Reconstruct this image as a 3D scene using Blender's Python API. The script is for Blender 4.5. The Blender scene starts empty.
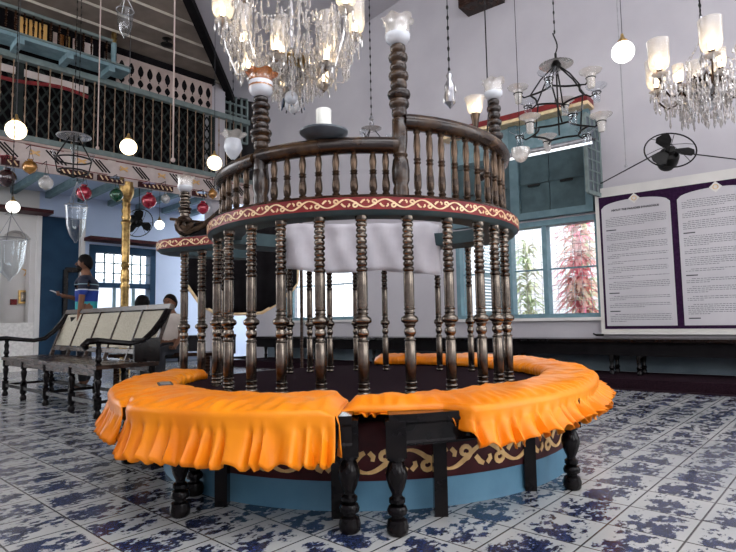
import bpy, bmesh, math, random
from math import sin, cos, pi, radians, sqrt, atan2
from mathutils import Vector, Matrix, noise as mnoise
random.seed(7)
S = bpy.context.scene
COL = S.collection

# ------------------------------------------------------------------ camera
FPX, CAMH, PITCH, ROLL = 550.0, 0.88, radians(4.6), radians(1.0)
cam_d = bpy.data.cameras.new('camera'); cam = bpy.data.objects.new('camera', cam_d); COL.objects.link(cam)
cam_d.sensor_fit = 'HORIZONTAL'; cam_d.sensor_width = 36.0; cam_d.lens = 36.0*FPX/736.0
cam_d.clip_start = 0.05; cam_d.clip_end = 200
_f = Vector((0, cos(PITCH), sin(PITCH))); _r0 = Vector((1, 0, 0)); _u0 = _r0.cross(_f)
_u = _u0*cos(ROLL) + _r0*sin(ROLL); _r = _r0*cos(ROLL) - _u0*sin(ROLL)
cam.matrix_world = Matrix(((_r.x, _u.x, -_f.x, 0), (_r.y, _u.y, -_f.y, 0), (_r.z, _u.z, -_f.z, CAMH), (0, 0, 0, 1)))
S.camera = cam
# ------------------------------------------------------------------ world and exposure
w = bpy.data.worlds.new('daylight'); S.world = w; w.use_nodes = True
nt = w.node_tree; bg = nt.nodes['Background']
bg.inputs['Color'].default_value = (0.96, 0.97, 1.0, 1); bg.inputs['Strength'].default_value = 6.5
S.view_settings.view_transform = 'Standard'; S.view_settings.look = 'None'
S.view_settings.gamma = 1; S.view_settings.use_curve_mapping = False
S.view_settings.exposure = -0.12

def ray(px, py):
    return _f + _r*((px-368)/FPX) - _u*((py-276)/FPX)
def at(px, py, Y):
    d = ray(px, py); t = Y/d.y
    return Vector((d.x*t, d.y*t, CAMH + d.z*t))
def onfloor(px, py, z=0.0):
    d = ray(px, py); t = (z-CAMH)/d.z
    return Vector((d.x*t, d.y*t, z))
def onplane(px, py, n, off):           # plane n.x*x + n.y*y = off
    d = ray(px, py); t = off/(n[0]*d.x + n[1]*d.y)
    return Vector((d.x*t, d.y*t, CAMH + d.z*t))

# ------------------------------------------------------------------ materials
def N(t, typ, **kw):
    n = t.nodes.new(typ)
    for k, v in kw.items(): setattr(n, k, v)
    return n
def newmat(name):
    m = bpy.data.materials.new(name); m.use_nodes = True
    t = m.node_tree; p = t.nodes['Principled BSDF']
    return m, t, p
def ramp(t, fac, stops, interp='LINEAR'):
    r = N(t, 'ShaderNodeValToRGB'); r.color_ramp.interpolation = interp
    while len(r.color_ramp.elements) < len(stops): r.color_ramp.elements.new(0.5)
    for e, (pos, c) in zip(r.color_ramp.elements, stops):
        e.position = pos; e.color = (c[0], c[1], c[2], 1)
    t.links.new(fac, r.inputs['Fac']); return r
def mat(name, c1, c2=None, rough=0.5, metal=0.0, scale=6.0, bump=0.0, bscale=40.0, stretch=(1, 1, 1), detail=4, coat=0.0, spec=0.5, lo=0.35, hi=0.65, sheen=0.0, r2=None):
    m, t, p = newmat(name)
    co = N(t, 'ShaderNodeTexCoord'); mp = N(t, 'ShaderNodeMapping'); mp.inputs['Scale'].default_value = stretch
    t.links.new(co.outputs['Object'], mp.inputs['Vector'])
    nz = N(t, 'ShaderNodeTexNoise'); nz.inputs['Scale'].default_value = scale; nz.inputs['Detail'].default_value = detail
    t.links.new(mp.outputs['Vector'], nz.inputs['Vector'])
    c2 = c2 or tuple(x*0.82 for x in c1)
    r = ramp(t, nz.outputs['Fac'], [(lo, c2), (hi, c1)]); t.links.new(r.outputs['Color'], p.inputs['Base Color'])
    p.inputs['Roughness'].default_value = rough; p.inputs['Metallic'].default_value = metal
    p.inputs['Specular IOR Level'].default_value = spec
    if coat: p.inputs['Coat Weight'].default_value = coat; p.inputs['Coat Roughness'].default_value = 0.15
    if sheen: p.inputs['Sheen Weight'].default_value = sheen
    if r2 is not None:
        mr = N(t, 'ShaderNodeMapRange'); mr.inputs['From Min'].default_value = lo; mr.inputs['From Max'].default_value = hi
        mr.inputs['To Min'].default_value = r2; mr.inputs['To Max'].default_value = rough
        t.links.new(nz.outputs['Fac'], mr.inputs['Value']); t.links.new(mr.outputs['Result'], p.inputs['Roughness'])
    if bump:
        n2 = N(t, 'ShaderNodeTexNoise'); n2.inputs['Scale'].default_value = bscale; n2.inputs['Detail'].default_value = 3
        t.links.new(mp.outputs['Vector'], n2.inputs['Vector'])
        b = N(t, 'ShaderNodeBump'); b.inputs['Strength'].default_value = bump; b.inputs['Distance'].default_value = 0.01
        t.links.new(n2.outputs['Fac'], b.inputs['Height']); t.links.new(b.outputs['Normal'], p.inputs['Normal'])
    return m
def emit(name, c, strength, base=(1, 1, 1)):
    m, t, p = newmat(name)
    p.inputs['Base Color'].default_value = (*base, 1); p.inputs['Emission Color'].default_value = (*c, 1)
    p.inputs['Emission Strength'].default_value = strength; p.inputs['Roughness'].default_value = 0.2
    nz = N(t, 'ShaderNodeTexNoise'); nz.inputs['Scale'].default_value = 3
    r = ramp(t, nz.outputs['Fac'], [(0.3, tuple(x*0.97 for x in base)), (0.7, base)]); t.links.new(r.outputs['Color'], p.inputs['Base Color'])
    return m
def glass(name, tint=(1, 1, 1), refl=0.12, body=0.0, bodyc=(1, 1, 1)):
    """clear thin glass: transparent + fresnel gloss (+ a little milky body)"""
    m = bpy.data.materials.new(name); m.use_nodes = True; t = m.node_tree
    for n in list(t.nodes): t.nodes.remove(n)
    out = N(t, 'ShaderNodeOutputMaterial'); tr = N(t, 'ShaderNodeBsdfTransparent'); gl = N(t, 'ShaderNodeBsdfGlossy')
    tr.inputs['Color'].default_value = (*tint, 1); gl.inputs['Roughness'].default_value = 0.06
    lw = N(t, 'ShaderNodeLayerWeight'); lw.inputs['Blend'].default_value = 0.22
    mr = N(t, 'ShaderNodeMapRange'); mr.inputs['To Min'].default_value = refl; mr.inputs['To Max'].default_value = 0.45+refl
    t.links.new(lw.outputs['Facing'], mr.inputs['Value'])
    mx = N(t, 'ShaderNodeMixShader'); t.links.new(mr.outputs['Result'], mx.inputs['Fac'])
    a = tr.outputs[0]
    if body > 0:
        df = N(t, 'ShaderNodeBsdfDiffuse'); df.inputs['Color'].default_value = (*bodyc, 1)
        tl = N(t, 'ShaderNodeBsdfTranslucent'); tl.inputs['Color'].default_value = (*bodyc, 1)
        m2 = N(t, 'ShaderNodeMixShader'); t.links.new(df.outputs[0], m2.inputs[1]); t.links.new(tl.outputs[0], m2.inputs[2])
        m3 = N(t, 'ShaderNodeMixShader')
        nz = N(t, 'ShaderNodeTexVoronoi'); nz.inputs['Scale'].default_value = 60
        mb = N(t, 'ShaderNodeMapRange'); mb.inputs['To Min'].default_value = body*0.6; mb.inputs['To Max'].default_value = min(1, body*1.5)
        t.links.new(nz.outputs['Distance'], mb.inputs['Value']); t.links.new(mb.outputs['Result'], m3.inputs['Fac'])
        t.links.new(a, m3.inputs[1]); t.links.new(m2.outputs[0], m3.inputs[2]); a = m3.outputs[0]
    t.links.new(a, mx.inputs[1]); t.links.new(gl.outputs[0], mx.inputs[2]); t.links.new(mx.outputs[0], out.inputs['Surface'])
    return m

GRID = radians(42)     # the tiles are laid at this angle
def tile_material():
    m, t, p = newmat('blue_willow_tiles')
    L = t.links.new
    co = N(t, 'ShaderNodeTexCoord'); mp = N(t, 'ShaderNodeMapping')
    mp.vector_type = 'TEXTURE'
    mp.inputs['Location'].default_value = (1.194, 2.631, 0); mp.inputs['Rotation'].default_value = (0, 0, -GRID)
    mp.inputs['Scale'].default_value = (0.293, 0.293, 0.293)
    L(co.outputs['Object'], mp.inputs['Vector'])
    fr = N(t, 'ShaderNodeVectorMath', operation='FRACTION'); L(mp.outputs[0], fr.inputs[0])
    fl = N(t, 'ShaderNodeVectorMath', operation='FLOOR'); L(mp.outputs[0], fl.inputs[0])
    wn = N(t, 'ShaderNodeTexWhiteNoise', noise_dimensions='3D'); L(fl.outputs[0], wn.inputs['Vector'])
    # per tile shifted noise = painted foliage and buildings
    sc = N(t, 'ShaderNodeVectorMath', operation='SCALE'); sc.inputs['Scale'].default_value = 37.0; L(wn.outputs['Color'], sc.inputs[0])
    mul = N(t, 'ShaderNodeVectorMath', operation='MULTIPLY'); mul.inputs[1].default_value = (6.2, 3.9, 1); L(fr.outputs[0], mul.inputs[0])
    ad = N(t, 'ShaderNodeVectorMath', operation='ADD'); L(mul.outputs[0], ad.inputs[0]); L(sc.outputs[0], ad.inputs[1])
    nz = N(t, 'ShaderNodeTexNoise'); nz.inputs['Scale'].default_value = 1.5; nz.inputs['Detail'].default_value = 4; nz.inputs['Roughness'].default_value = 0.62
    L(ad.outputs[0], nz.inputs['Vector'])
    # bias: motif heavier on one side of each tile, clear near borders
    sx = N(t, 'ShaderNodeSeparateXYZ'); L(fr.outputs[0], sx.inputs[0])
    def mth(op, a, b=None, c=None):
        n = N(t, 'ShaderNodeMath', operation=op)
        for i, v in enumerate((a, b, c)):
            if v is None: continue
            if isinstance(v, (int, float)): n.inputs[i].default_value = v
            else: L(v, n.inputs[i])
        return n.outputs[0]
    dx = mth('ABSOLUTE', mth('SUBTRACT', sx.outputs[0], 0.5)); dy = mth('ABSOLUTE', mth('SUBTRACT', sx.outputs[1], 0.5))
    edge = mth('MAXIMUM', dx, dy)
    bx = N(t, 'ShaderNodeMapRange'); bx.inputs['From Min'].default_value = 0.20; bx.inputs['From Max'].default_value = 0.48
    bx.inputs['To Min'].default_value = 0.03; bx.inputs['To Max'].default_value = -0.13; L(dx, bx.inputs['Value'])
    bord = N(t, 'ShaderNodeMapRange'); bord.inputs['From Min'].default_value = 0.36; bord.inputs['From Max'].default_value = 0.5
    bord.inputs['To Min'].default_value = 0.0; bord.inputs['To Max'].default_value = -0.13; L(edge, bord.inputs['Value'])
    lw_ = N(t, 'ShaderNodeTexNoise'); lw_.inputs['Scale'].default_value = 0.55; lw_.inputs['Detail'].default_value = 1; L(ad.outputs[0], lw_.inputs['Vector'])
    bias = mth('ADD', mth('MULTIPLY', mth('SUBTRACT', 0.58, sx.outputs[1]), 0.12), mth('MULTIPLY', mth('SUBTRACT', lw_.outputs['Fac'], 0.48), 0.55))
    v = mth('ADD', mth('ADD', mth('ADD', nz.outputs['Fac'], bord.outputs[0]), bias), bx.outputs[0])
    ink = N(t, 'ShaderNodeMapRange'); ink.inputs['From Min'].default_value = 0.475; ink.inputs['From Max'].default_value = 0.535; L(v, ink.inputs['Value'])
    n3 = N(t, 'ShaderNodeTexNoise'); n3.inputs['Scale'].default_value = 4; n3.inputs['Detail'].default_value = 3; L(ad.outputs[0], n3.inputs['Vector'])
    inkc = ramp(t, n3.outputs['Fac'], [(0.38, (0.005, 0.007, 0.018)), (0.68, (0.035, 0.055, 0.15))])
    bz = N(t, 'ShaderNodeTexNoise'); bz.inputs['Scale'].default_value = 1.1; L(co.outputs['Object'], bz.inputs['Vector'])
    base = ramp(t, bz.outputs['Fac'], [(0.3, (0.31, 0.325, 0.33)), (0.7, (0.46, 0.46, 0.445))])
    mx = N(t, 'ShaderNodeMix', data_type='RGBA'); L(ink.outputs[0], mx.inputs['Factor']); L(base.outputs['Color'], mx.inputs['A']); L(inkc.outputs['Color'], mx.inputs['B'])
    # grout
    gr = N(t, 'ShaderNodeMapRange'); gr.inputs['From Min'].default_value = 0.482; gr.inputs['From Max'].default_value = 0.492; L(edge, gr.inputs['Value'])
    m2 = N(t, 'ShaderNodeMix', data_type='RGBA'); L(gr.outputs[0], m2.inputs['Factor']); L(mx.outputs['Result'], m2.inputs['A']); m2.inputs['B'].default_value = (0.05, 0.045, 0.04, 1)
    L(m2.outputs['Result'], p.inputs['Base Color'])
    rr = N(t, 'ShaderNodeMapRange'); rr.inputs['To Min'].default_value = 0.10; rr.inputs['To Max'].default_value = 0.26; p.inputs['Specular IOR Level'].default_value = 0.8; L(bz.outputs['Fac'], rr.inputs['Value'])
    L(rr.outputs[0], p.inputs['Roughness'])
    # each tile slightly tilted and pillowed
    hb = mth('ADD', mth('MULTIPLY', gr.outputs[0], -1.0), mth('MULTIPLY', nz.outputs['Fac'], 0.12))
    wv = N(t, 'ShaderNodeTexNoise'); wv.inputs['Scale'].default_value = 5; L(co.outputs['Object'], wv.inputs['Vector'])
    hb = mth('ADD', hb, mth('MULTIPLY', wv.outputs['Fac'], 2.0))
    tl = mth('MULTIPLY', mth('SUBTRACT', wn.outputs['Value'], 0.5), mth('MULTIPLY', sx.outputs[0], 1.6))
    hb = mth('ADD', hb, tl)
    b = N(t, 'ShaderNodeBump'); b.inputs['Strength'].default_value = 0.35; b.inputs['Distance'].default_value = 0.004
    L(hb, b.inputs['Height']); L(b.outputs['Normal'], p.inputs['Normal'])
    return m

M = dict(
 tiles=tile_material(),
 wall=mat('lilac_white_plaster', (0.53, 0.51, 0.535), (0.47, 0.45, 0.48), rough=0.9, scale=1.3, bump=0.08, bscale=25, spec=0.15),
 wallblue=mat('pale_blue_plaster', (0.50, 0.60, 0.78), (0.44, 0.54, 0.72), rough=0.85, scale=1.5),
 wallwhite=mat('white_plaster', (0.72, 0.70, 0.68), (0.64, 0.62, 0.60), rough=0.85, scale=2),
 dado=mat('grey_blue_dado_plaster', (0.15, 0.19, 0.22), (0.10, 0.135, 0.16), rough=0.8, scale=3, spec=0.15),
 bluepaint=mat('deep_blue_paint', (0.016, 0.055, 0.11), (0.011, 0.04, 0.085), rough=0.6, scale=3, spec=0.2),
 teal=mat('teal_paint', (0.055, 0.095, 0.105), (0.035, 0.065, 0.075), rough=0.5, scale=6, spec=0.25),
 teallight=mat('light_teal_paint', (0.13, 0.21, 0.235), (0.09, 0.155, 0.18), rough=0.5, scale=5, spec=0.25),
 softblue=mat('weathered_blue_paint', (0.22, 0.32, 0.35), (0.15, 0.24, 0.27), rough=0.6, scale=9, spec=0.2),
 frame=mat('painted_window_frame', (0.16, 0.27, 0.31), (0.12, 0.21, 0.25), rough=0.5, scale=6, spec=0.25),
 darkwood=mat('dark_polished_wood', (0.045, 0.020, 0.011), (0.012, 0.006, 0.004), rough=0.3, scale=7, stretch=(1, 1, 5), spec=0.25, r2=0.22),
 blackwood=mat('black_lacquered_wood', (0.009, 0.007, 0.007), (0.003, 0.0025, 0.003), rough=0.16, scale=10, bump=0.02, spec=0.16),
 railwood=mat('worn_handrail_wood', (0.12, 0.065, 0.03), (0.014, 0.007, 0.0045), rough=0.27, scale=7, detail=8, spec=0.5, lo=0.42, hi=0.85, bump=0.06),
 brass=mat('aged_brass', (0.34, 0.29, 0.235), (0.06, 0.048, 0.04), rough=0.30, metal=0.92, scale=9, detail=8, r2=0.2, bump=0.04, bscale=60, lo=0.40, hi=0.72),
 brassdark=mat('dark_bronze', (0.12, 0.075, 0.045), (0.03, 0.018, 0.012), rough=0.26, metal=0.6, scale=12, detail=6),
 gold=mat('gilded_metal', (0.62, 0.42, 0.16), (0.28, 0.17, 0.06), rough=0.32, metal=0.9, scale=14, detail=5),
 goldpaint=mat('gold_paint', (0.80, 0.52, 0.22), (0.62, 0.36, 0.13), rough=0.45, scale=20),
 creampaint=mat('cream_gold_paint', (0.85, 0.68, 0.42), (0.70, 0.48, 0.26), rough=0.5, scale=20),
 redpaint=mat('deep_red_paint', (0.24, 0.022, 0.022), (0.15, 0.013, 0.016), rough=0.45, scale=12, spec=0.25),
 maroon=mat('maroon_paint', (0.06, 0.010, 0.012), (0.035, 0.006, 0.008), rough=0.5, scale=12, spec=0.2),
 carpet=mat('aubergine_carpet', (0.022, 0.010, 0.015), (0.012, 0.006, 0.009), rough=1, scale=60, bump=0.3, bscale=300, spec=0.05),
 purple=mat('purple_velvet', (0.030, 0.009, 0.036), (0.018, 0.005, 0.024), rough=0.8, scale=30, spec=0.1),
 drum=mat('worn_blue_plaster', (0.085, 0.225, 0.33), (0.06, 0.17, 0.26), rough=0.6, scale=4, bump=0.1, bscale=20),
 orange=mat('orange_satin', (0.88, 0.27, 0.006), (0.74, 0.19, 0.004), rough=0.38, scale=3, bump=0.25, bscale=9, spec=0.3),
 whitecloth=mat('white_cotton', (0.62, 0.60, 0.64), (0.52, 0.50, 0.54), rough=0.9, scale=5, bump=0.2, bscale=12),
 iron=mat('black_iron', (0.010, 0.009, 0.008), (0.004, 0.004, 0.004), rough=0.45, metal=0.3, scale=20, spec=0.25),
 steel=mat('dull_steel', (0.42, 0.42, 0.43), (0.3, 0.3, 0.31), rough=0.35, metal=0.9, scale=20),
 pewter=mat('blue_grey_enamel', (0.09, 0.11, 0.13), (0.055, 0.07, 0.085), rough=0.3, scale=10, spec=0.4),
 wax=mat('white_wax', (0.86, 0.86, 0.80), (0.8, 0.8, 0.73), rough=0.5, scale=6),
 opal=mat('opal_glass', (0.66, 0.68, 0.72), (0.52, 0.55, 0.6), rough=0.15, scale=8, coat=0.4),
 amberrim=glass('amber_glass_rim', (0.85, 0.50, 0.25), 0.10, 0.45, (0.55, 0.25, 0.08)),
 cane=mat('woven_cane', (0.50, 0.47, 0.38), (0.38, 0.35, 0.28), rough=0.85, scale=60, bump=0.3, bscale=150, spec=0.1),
 paper=mat('printed_paper', (0.52, 0.50, 0.52), (0.47, 0.455, 0.475), rough=0.7, scale=2),
 ivory=mat('ivory_board', (0.66, 0.64, 0.60), (0.60, 0.58, 0.55), rough=0.6, scale=3),
 ink=mat('black_ink', (0.05, 0.05, 0.055), (0.03, 0.03, 0.035), rough=0.7),
 inkgrey=mat('grey_print', (0.21, 0.21, 0.22), (0.15, 0.15, 0.16), rough=0.7),
 plank=mat('grey_ceiling_planks', (0.25, 0.205, 0.17), (0.18, 0.145, 0.12), rough=0.75, scale=2.5, spec=0.2),
 batten=mat('cream_battens', (0.55, 0.50, 0.42), (0.42, 0.38, 0.32), rough=0.7, scale=5),
 pinkboard=mat('pinkish_white_board', (0.50, 0.40, 0.36), (0.40, 0.31, 0.28), rough=0.7, scale=5, spec=0.2),
 goldbal=mat('dull_gilt_balusters', (0.34, 0.23, 0.15), (0.20, 0.13, 0.09), rough=0.5, scale=8, metal=0.3),
 yellowpane=mat('amber_panel', (0.80, 0.48, 0.15), (0.68, 0.37, 0.10), rough=0.5, scale=6),
 dark=mat('dark_wood_and_shade', (0.008, 0.007, 0.008), (0.004, 0.003, 0.004), rough=0.8, scale=6, spec=0.1),  # dark parts, also painted shade in the spade holes and behind the lattice
 lattice=mat('dark_green_lattice', (0.030, 0.036, 0.034), (0.018, 0.022, 0.021), rough=0.8, scale=6, spec=0.1),
 greyrail=mat('green_grey_rail', (0.18, 0.23, 0.22), (0.13, 0.17, 0.165), rough=0.6, scale=8),
 fascia=mat('cream_fascia', (0.60, 0.52, 0.49), (0.50, 0.42, 0.39), rough=0.7, scale=6),
 skin=mat('brown_skin', (0.20, 0.095, 0.055), (0.16, 0.075, 0.045), rough=0.6, scale=10, spec=0.2),
 hair=mat('black_hair', (0.008, 0.006, 0.006), (0.003, 0.003, 0.003), rough=0.7, scale=60, bump=0.3, spec=0.1),
 trouser=mat('dark_trousers', (0.02, 0.022, 0.03), (0.014, 0.015, 0.02), rough=0.8),
 cream=mat('cream_shirt', (0.62, 0.55, 0.50), (0.52, 0.45, 0.40), rough=0.8),
 phone=mat('silver_phone', (0.55, 0.55, 0.58), (0.45, 0.45, 0.48), rough=0.3),
 foliage=mat('pink_green_leaves', (0.95, 0.22, 0.36), (0.65, 0.62, 0.40), rough=0.6, scale=2.2),
 foliage2=mat('pale_green_leaves', (0.45, 0.6, 0.3), (0.75, 0.7, 0.55), rough=0.6, scale=3),
 pale=mat('pale_outside_wall', (0.9, 0.9, 0.92), (0.82, 0.84, 0.88), rough=0.9),  # one even near-white colour for the walls outside
 gravel=mat('pale_gravel', (0.85, 0.83, 0.8), (0.7, 0.68, 0.65), rough=0.95, scale=20),
 clear=glass('clear_glass', (0.95, 0.97, 0.98), 0.03),
 frost=glass('etched_glass', (0.95, 0.95, 0.95), 0.10, 0.33, (1, 0.95, 0.88)),
 crystal=glass('cut_crystal', (0.80, 0.78, 0.76), 0.30, 0.36, (1, 0.95, 0.90)),
 redglass=mat('red_mirror_glass', (0.42, 0.015, 0.04), (0.3, 0.01, 0.03), rough=0.08, metal=0.35, coat=1.0),
 greenglass=mat('green_mirror_glass', (0.012, 0.10, 0.045), (0.006, 0.06, 0.03), rough=0.08, metal=0.35, coat=1.0),
 blackglass=mat('black_cherry_glass', (0.03, 0.006, 0.008), (0.015, 0.004, 0.005), rough=0.08, coat=1.0),
 amberglass=mat('amber_mirror_glass', (0.5, 0.24, 0.05), (0.34, 0.15, 0.03), rough=0.12, metal=0.5, coat=1.0),
 mirror=mat('silvered_glass', (0.55, 0.55, 0.57), (0.35, 0.35, 0.38), rough=0.12, metal=0.7, scale=30),
 warm=emit('warm_lit_globe', (1.0, 0.80, 0.48), 3.2),
 cool=emit('white_lit_globe', (1.0, 0.97, 0.90), 3.5),
 bulb=emit('hot_bulb', (1.0, 0.80, 0.52), 26),
 tube=emit('dim_tube_lamp', (0.9, 0.95, 1.0), 1.2),
)
def shirt_material():
    m, t, p = newmat('striped_polo')
    co = N(t, 'ShaderNodeTexCoord'); sx = N(t, 'ShaderNodeSeparateXYZ'); t.links.new(co.outputs['Object'], sx.inputs[0])
    mr = N(t, 'ShaderNodeMapRange'); mr.inputs['From Min'].default_value = 0.85; mr.inputs['From Max'].default_value = 1.5
    t.links.new(sx.outputs[2], mr.inputs['Value'])
    navy = (0.008, 0.012, 0.03); blue = (0.015, 0.045, 0.28); teal = (0.03, 0.33, 0.36); white = (0.6, 0.65, 0.7)
    r = ramp(t, mr.outputs[0], [(0.0, navy), (0.34, teal), (0.54, blue), (0.77, white), (0.795, navy), (0.89, (0.2, 0.3, 0.34)), (0.91, navy)], 'CONSTANT')
    t.links.new(r.outputs['Color'], p.inputs['Base Color']); p.inputs['Roughness'].default_value = 0.85
    return m
M['shirt'] = shirt_material()

# ------------------------------------------------------------------ mesh helpers
WL = {}                      # world location of things and parts (no rotation)
class MB:
    def __init__(s): s.v = []; s.f = []
    def add(s, vs, fs):
        o = len(s.v); s.v += [tuple(v) for v in vs]; s.f += [tuple(i+o for i in f) for f in fs]; return s
    def box(s, c, size, ux=(1, 0, 0), uy=(0, 1, 0), uz=(0, 0, 1)):
        c = Vector(c); ux = Vector(ux); uy = Vector(uy); uz = Vector(uz); a, b, d = [x/2 for x in size]
        vs = [c + ux*(i*a) + uy*(j*b) + uz*(k*d) for k in (-1, 1) for j in (-1, 1) for i in (-1, 1)]
        return s.add(vs, [(0, 2, 3, 1), (4, 5, 7, 6), (0, 1, 5, 4), (2, 6, 7, 3), (0, 4, 6, 2), (1, 3, 7, 5)])
    def lathe(s, prof, n=16, c=(0, 0, 0), axis=None, wave=None):
        c = Vector(c)
        if axis is None: A, B, Z = Vector((1, 0, 0)), Vector((0, 1, 0)), Vector((0, 0, 1))
        else:
            Z = Vector(axis).normalized(); A = Z.orthogonal().normalized(); B = Z.cross(A)
        vs = []; fs = []
        for k, (r, z) in enumerate(prof):
            for i in range(n):
                a = 2*pi*i/n; rr = r
                if wave and k >= wave[2]: rr = r*(1 + wave[0]*sin(a*wave[1]))
                vs.append(c + A*(rr*cos(a)) + B*(rr*sin(a)) + Z*z)
        for k in range(len(prof)-1):
            for i in range(n):
                j = (i+1) % n; fs.append((k*n+i, k*n+j, (k+1)*n+j, (k+1)*n+i))
        if prof[0][0] > 1e-5: fs.append(tuple(reversed(range(n))))
        if prof[-1][0] > 1e-5: fs.append(tuple((len(prof)-1)*n+i for i in range(n)))
        return s.add(vs, fs)
    def shell(s, prof, n=20, c=(0, 0, 0), wave=None, th=0.003):
        """open vessel: outer profile up, inner profile back down"""
        inner = [(max(r-th, 0.0005), z) for r, z in reversed(prof)]
        k0 = len(prof)-2
        c = Vector(c); allp = prof + inner; m = len(prof); vs = []; fs = []
        for k, (r, z) in enumerate(allp):
            idx = k if k < m else (2*m-1-k)
            for i in range(n):
                a = 2*pi*i/n; rr = r; zz = z
                if wave and idx >= wave[2]: rr = r*(1+wave[0]*sin(a*wave[1])); zz = z + wave[0]*r*0.8*cos(a*wave[1])
                vs.append(c + Vector((rr*cos(a), rr*sin(a), zz)))
        for k in range(len(allp)-1):
            for i in range(n):
                j = (i+1) % n; fs.append((k*n+i, k*n+j, (k+1)*n+j, (k+1)*n+i))
        return s.add(vs, fs)
    def sphere(s, c, r, n=16, m=10, sc=(1, 1, 1)):
        vs = []; c = Vector(c); fs = []
        prof = [(max(1e-6, sin(pi*k/m)), -cos(pi*k/m)) for k in range(m+1)]
        for pr, z in prof:
            for i in range(n):
                a = 2*pi*i/n; vs.append(c + Vector((r*pr*cos(a)*sc[0], r*pr*sin(a)*sc[1], r*z*sc[2])))
        for k in range(m):
            for i in range(n):
                j = (i+1) % n; fs.append((k*n+i, k*n+j, (k+1)*n+j, (k+1)*n+i))
        return s.add(vs, fs)
    def tube(s, pts, r, n=8, closed=False, sq=None):
        pts = [Vector(p) for p in pts]; m = len(pts); vs = []; fs = []
        rs = r if isinstance(r, (list, tuple)) else [r]*m
        up = Vector((0, 0, 1)); prevA = None
        for k, p in enumerate(pts):
            if closed: d = pts[(k+1) % m]-pts[k-1]
            else: d = pts[min(k+1, m-1)]-pts[max(k-1, 0)]
            d = d.normalized() if d.length > 1e-9 else up
            A = d.cross(up) if prevA is None else prevA - d*prevA.dot(d)
            if A.length < 1e-4: A = d.orthogonal()
            A.normalize(); B = d.cross(A); prevA = A
            for i in range(n):
                a = 2*pi*i/n + (pi/4 if sq else 0)
                vs.append(p + A*(rs[k]*cos(a)*(sq[0] if sq else 1)) + B*(rs[k]*sin(a)*(sq[1] if sq else 1)))
        for k in range(m if closed else m-1):
            for i in range(n):
                j = (i+1) % n; q = ((k+1) % m)*n; fs.append((k*n+i, k*n+j, q+j, q+i))
        if not closed:
            fs.append(tuple(reversed(range(n)))); fs.append(tuple((m-1)*n+i for i in range(n)))
        return s.add(vs, fs)
    def strip(s, P, us, prof, closed=True):
        """sweep a closed profile [(a,z)] with P(u,a,z) over us"""
        m = len(prof); vs = [P(u, a, z) for u in us for a, z in prof]; fs = []
        for k in range(len(us)-1):
            for i in range(m if closed else m-1):
                j = (i+1) % m; fs.append((k*m+i, k*m+j, (k+1)*m+j, (k+1)*m+i))
        if closed:
            fs.append(tuple(reversed(range(m)))); fs.append(tuple((len(us)-1)*m+i for i in range(m)))
        return s.add(vs, fs)
    def mesh(s, name, origin=(0, 0, 0), smooth=True, angle=40):
        me = bpy.data.meshes.new(name); o = Vector(origin)
        me.from_pydata([Vector(v)-o for v in s.v], [], s.f)
        b = bmesh.new(); b.from_mesh(me)
        bmesh.ops.recalc_face_normals(b, faces=b.faces); b.to_mesh(me); b.free()
        if smooth:
            me.polygons.foreach_set('use_smooth', [True]*len(me.polygons)); me.set_sharp_from_angle(angle=radians(angle))
        me.update(); return me
    def build(s, name, m, parent=None, smooth=True, angle=40):
        if parent is not None: org = WL[parent.name]
        else:
            xs = [v[0] for v in s.v]; ys = [v[1] for v in s.v]; zs = [v[2] for v in s.v]
            org = Vector(((min(xs)+max(xs))/2, (min(ys)+max(ys))/2, min(zs)))
            if name == 'floor': org = Vector((0, 0, 0))
        me = s.mesh(name, org, smooth, angle); me.materials.append(M[m])
        o = bpy.data.objects.new(name, me); COL.objects.link(o)
        if parent is not None: o.parent = parent
        else: o.location = org
        WL[o.name] = Vector(org); return o
def thing(name, loc, label=None, cat=None, group=None):
    o = bpy.data.objects.new(name, None); COL.objects.link(o); o.empty_display_size = 0.1
    o.location = loc; WL[o.name] = Vector(loc)
    return tag(o, label, cat, group)
def tag(o, label=None, cat=None, group=None, kind=None):
    if label: o['label'] = label
    if cat: o['category'] = cat
    if group: o['group'] = group
    if kind: o['kind'] = kind
    return o
def struct(name, mb, m, smooth=False):
    return tag(mb.build(name, m, smooth=smooth), kind='structure')
def inst(name, me, parent, wpos, rz=0, sc=(1, 1, 1)):
    """a part that shares a mesh, at a world position"""
    o = bpy.data.objects.new(name, me); COL.objects.link(o); o.parent = parent
    o.location = Vector(wpos) - WL[parent.name]; o.rotation_euler = (0, 0, rz); o.scale = sc
    WL[o.name] = Vector(wpos); return o
def mk(mb, name, m, smooth=True, angle=40):
    me = mb.mesh(name, (0, 0, 0), smooth, angle); me.materials.append(M[m]); return me
def children(o): return list(o.children)
def dup(root, loc, rz=None, label=None, group=None):
    def rec(o, par):
        c = o.copy(); COL.objects.link(c); c.parent = par
        for ch in children(o): rec(ch, c)
        return c
    r = rec(root, None); r.location = loc
    if rz is not None: r.rotation_euler = (0, 0, rz)
    if label: r['label'] = label
    if group: r['group'] = group
    return r

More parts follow.
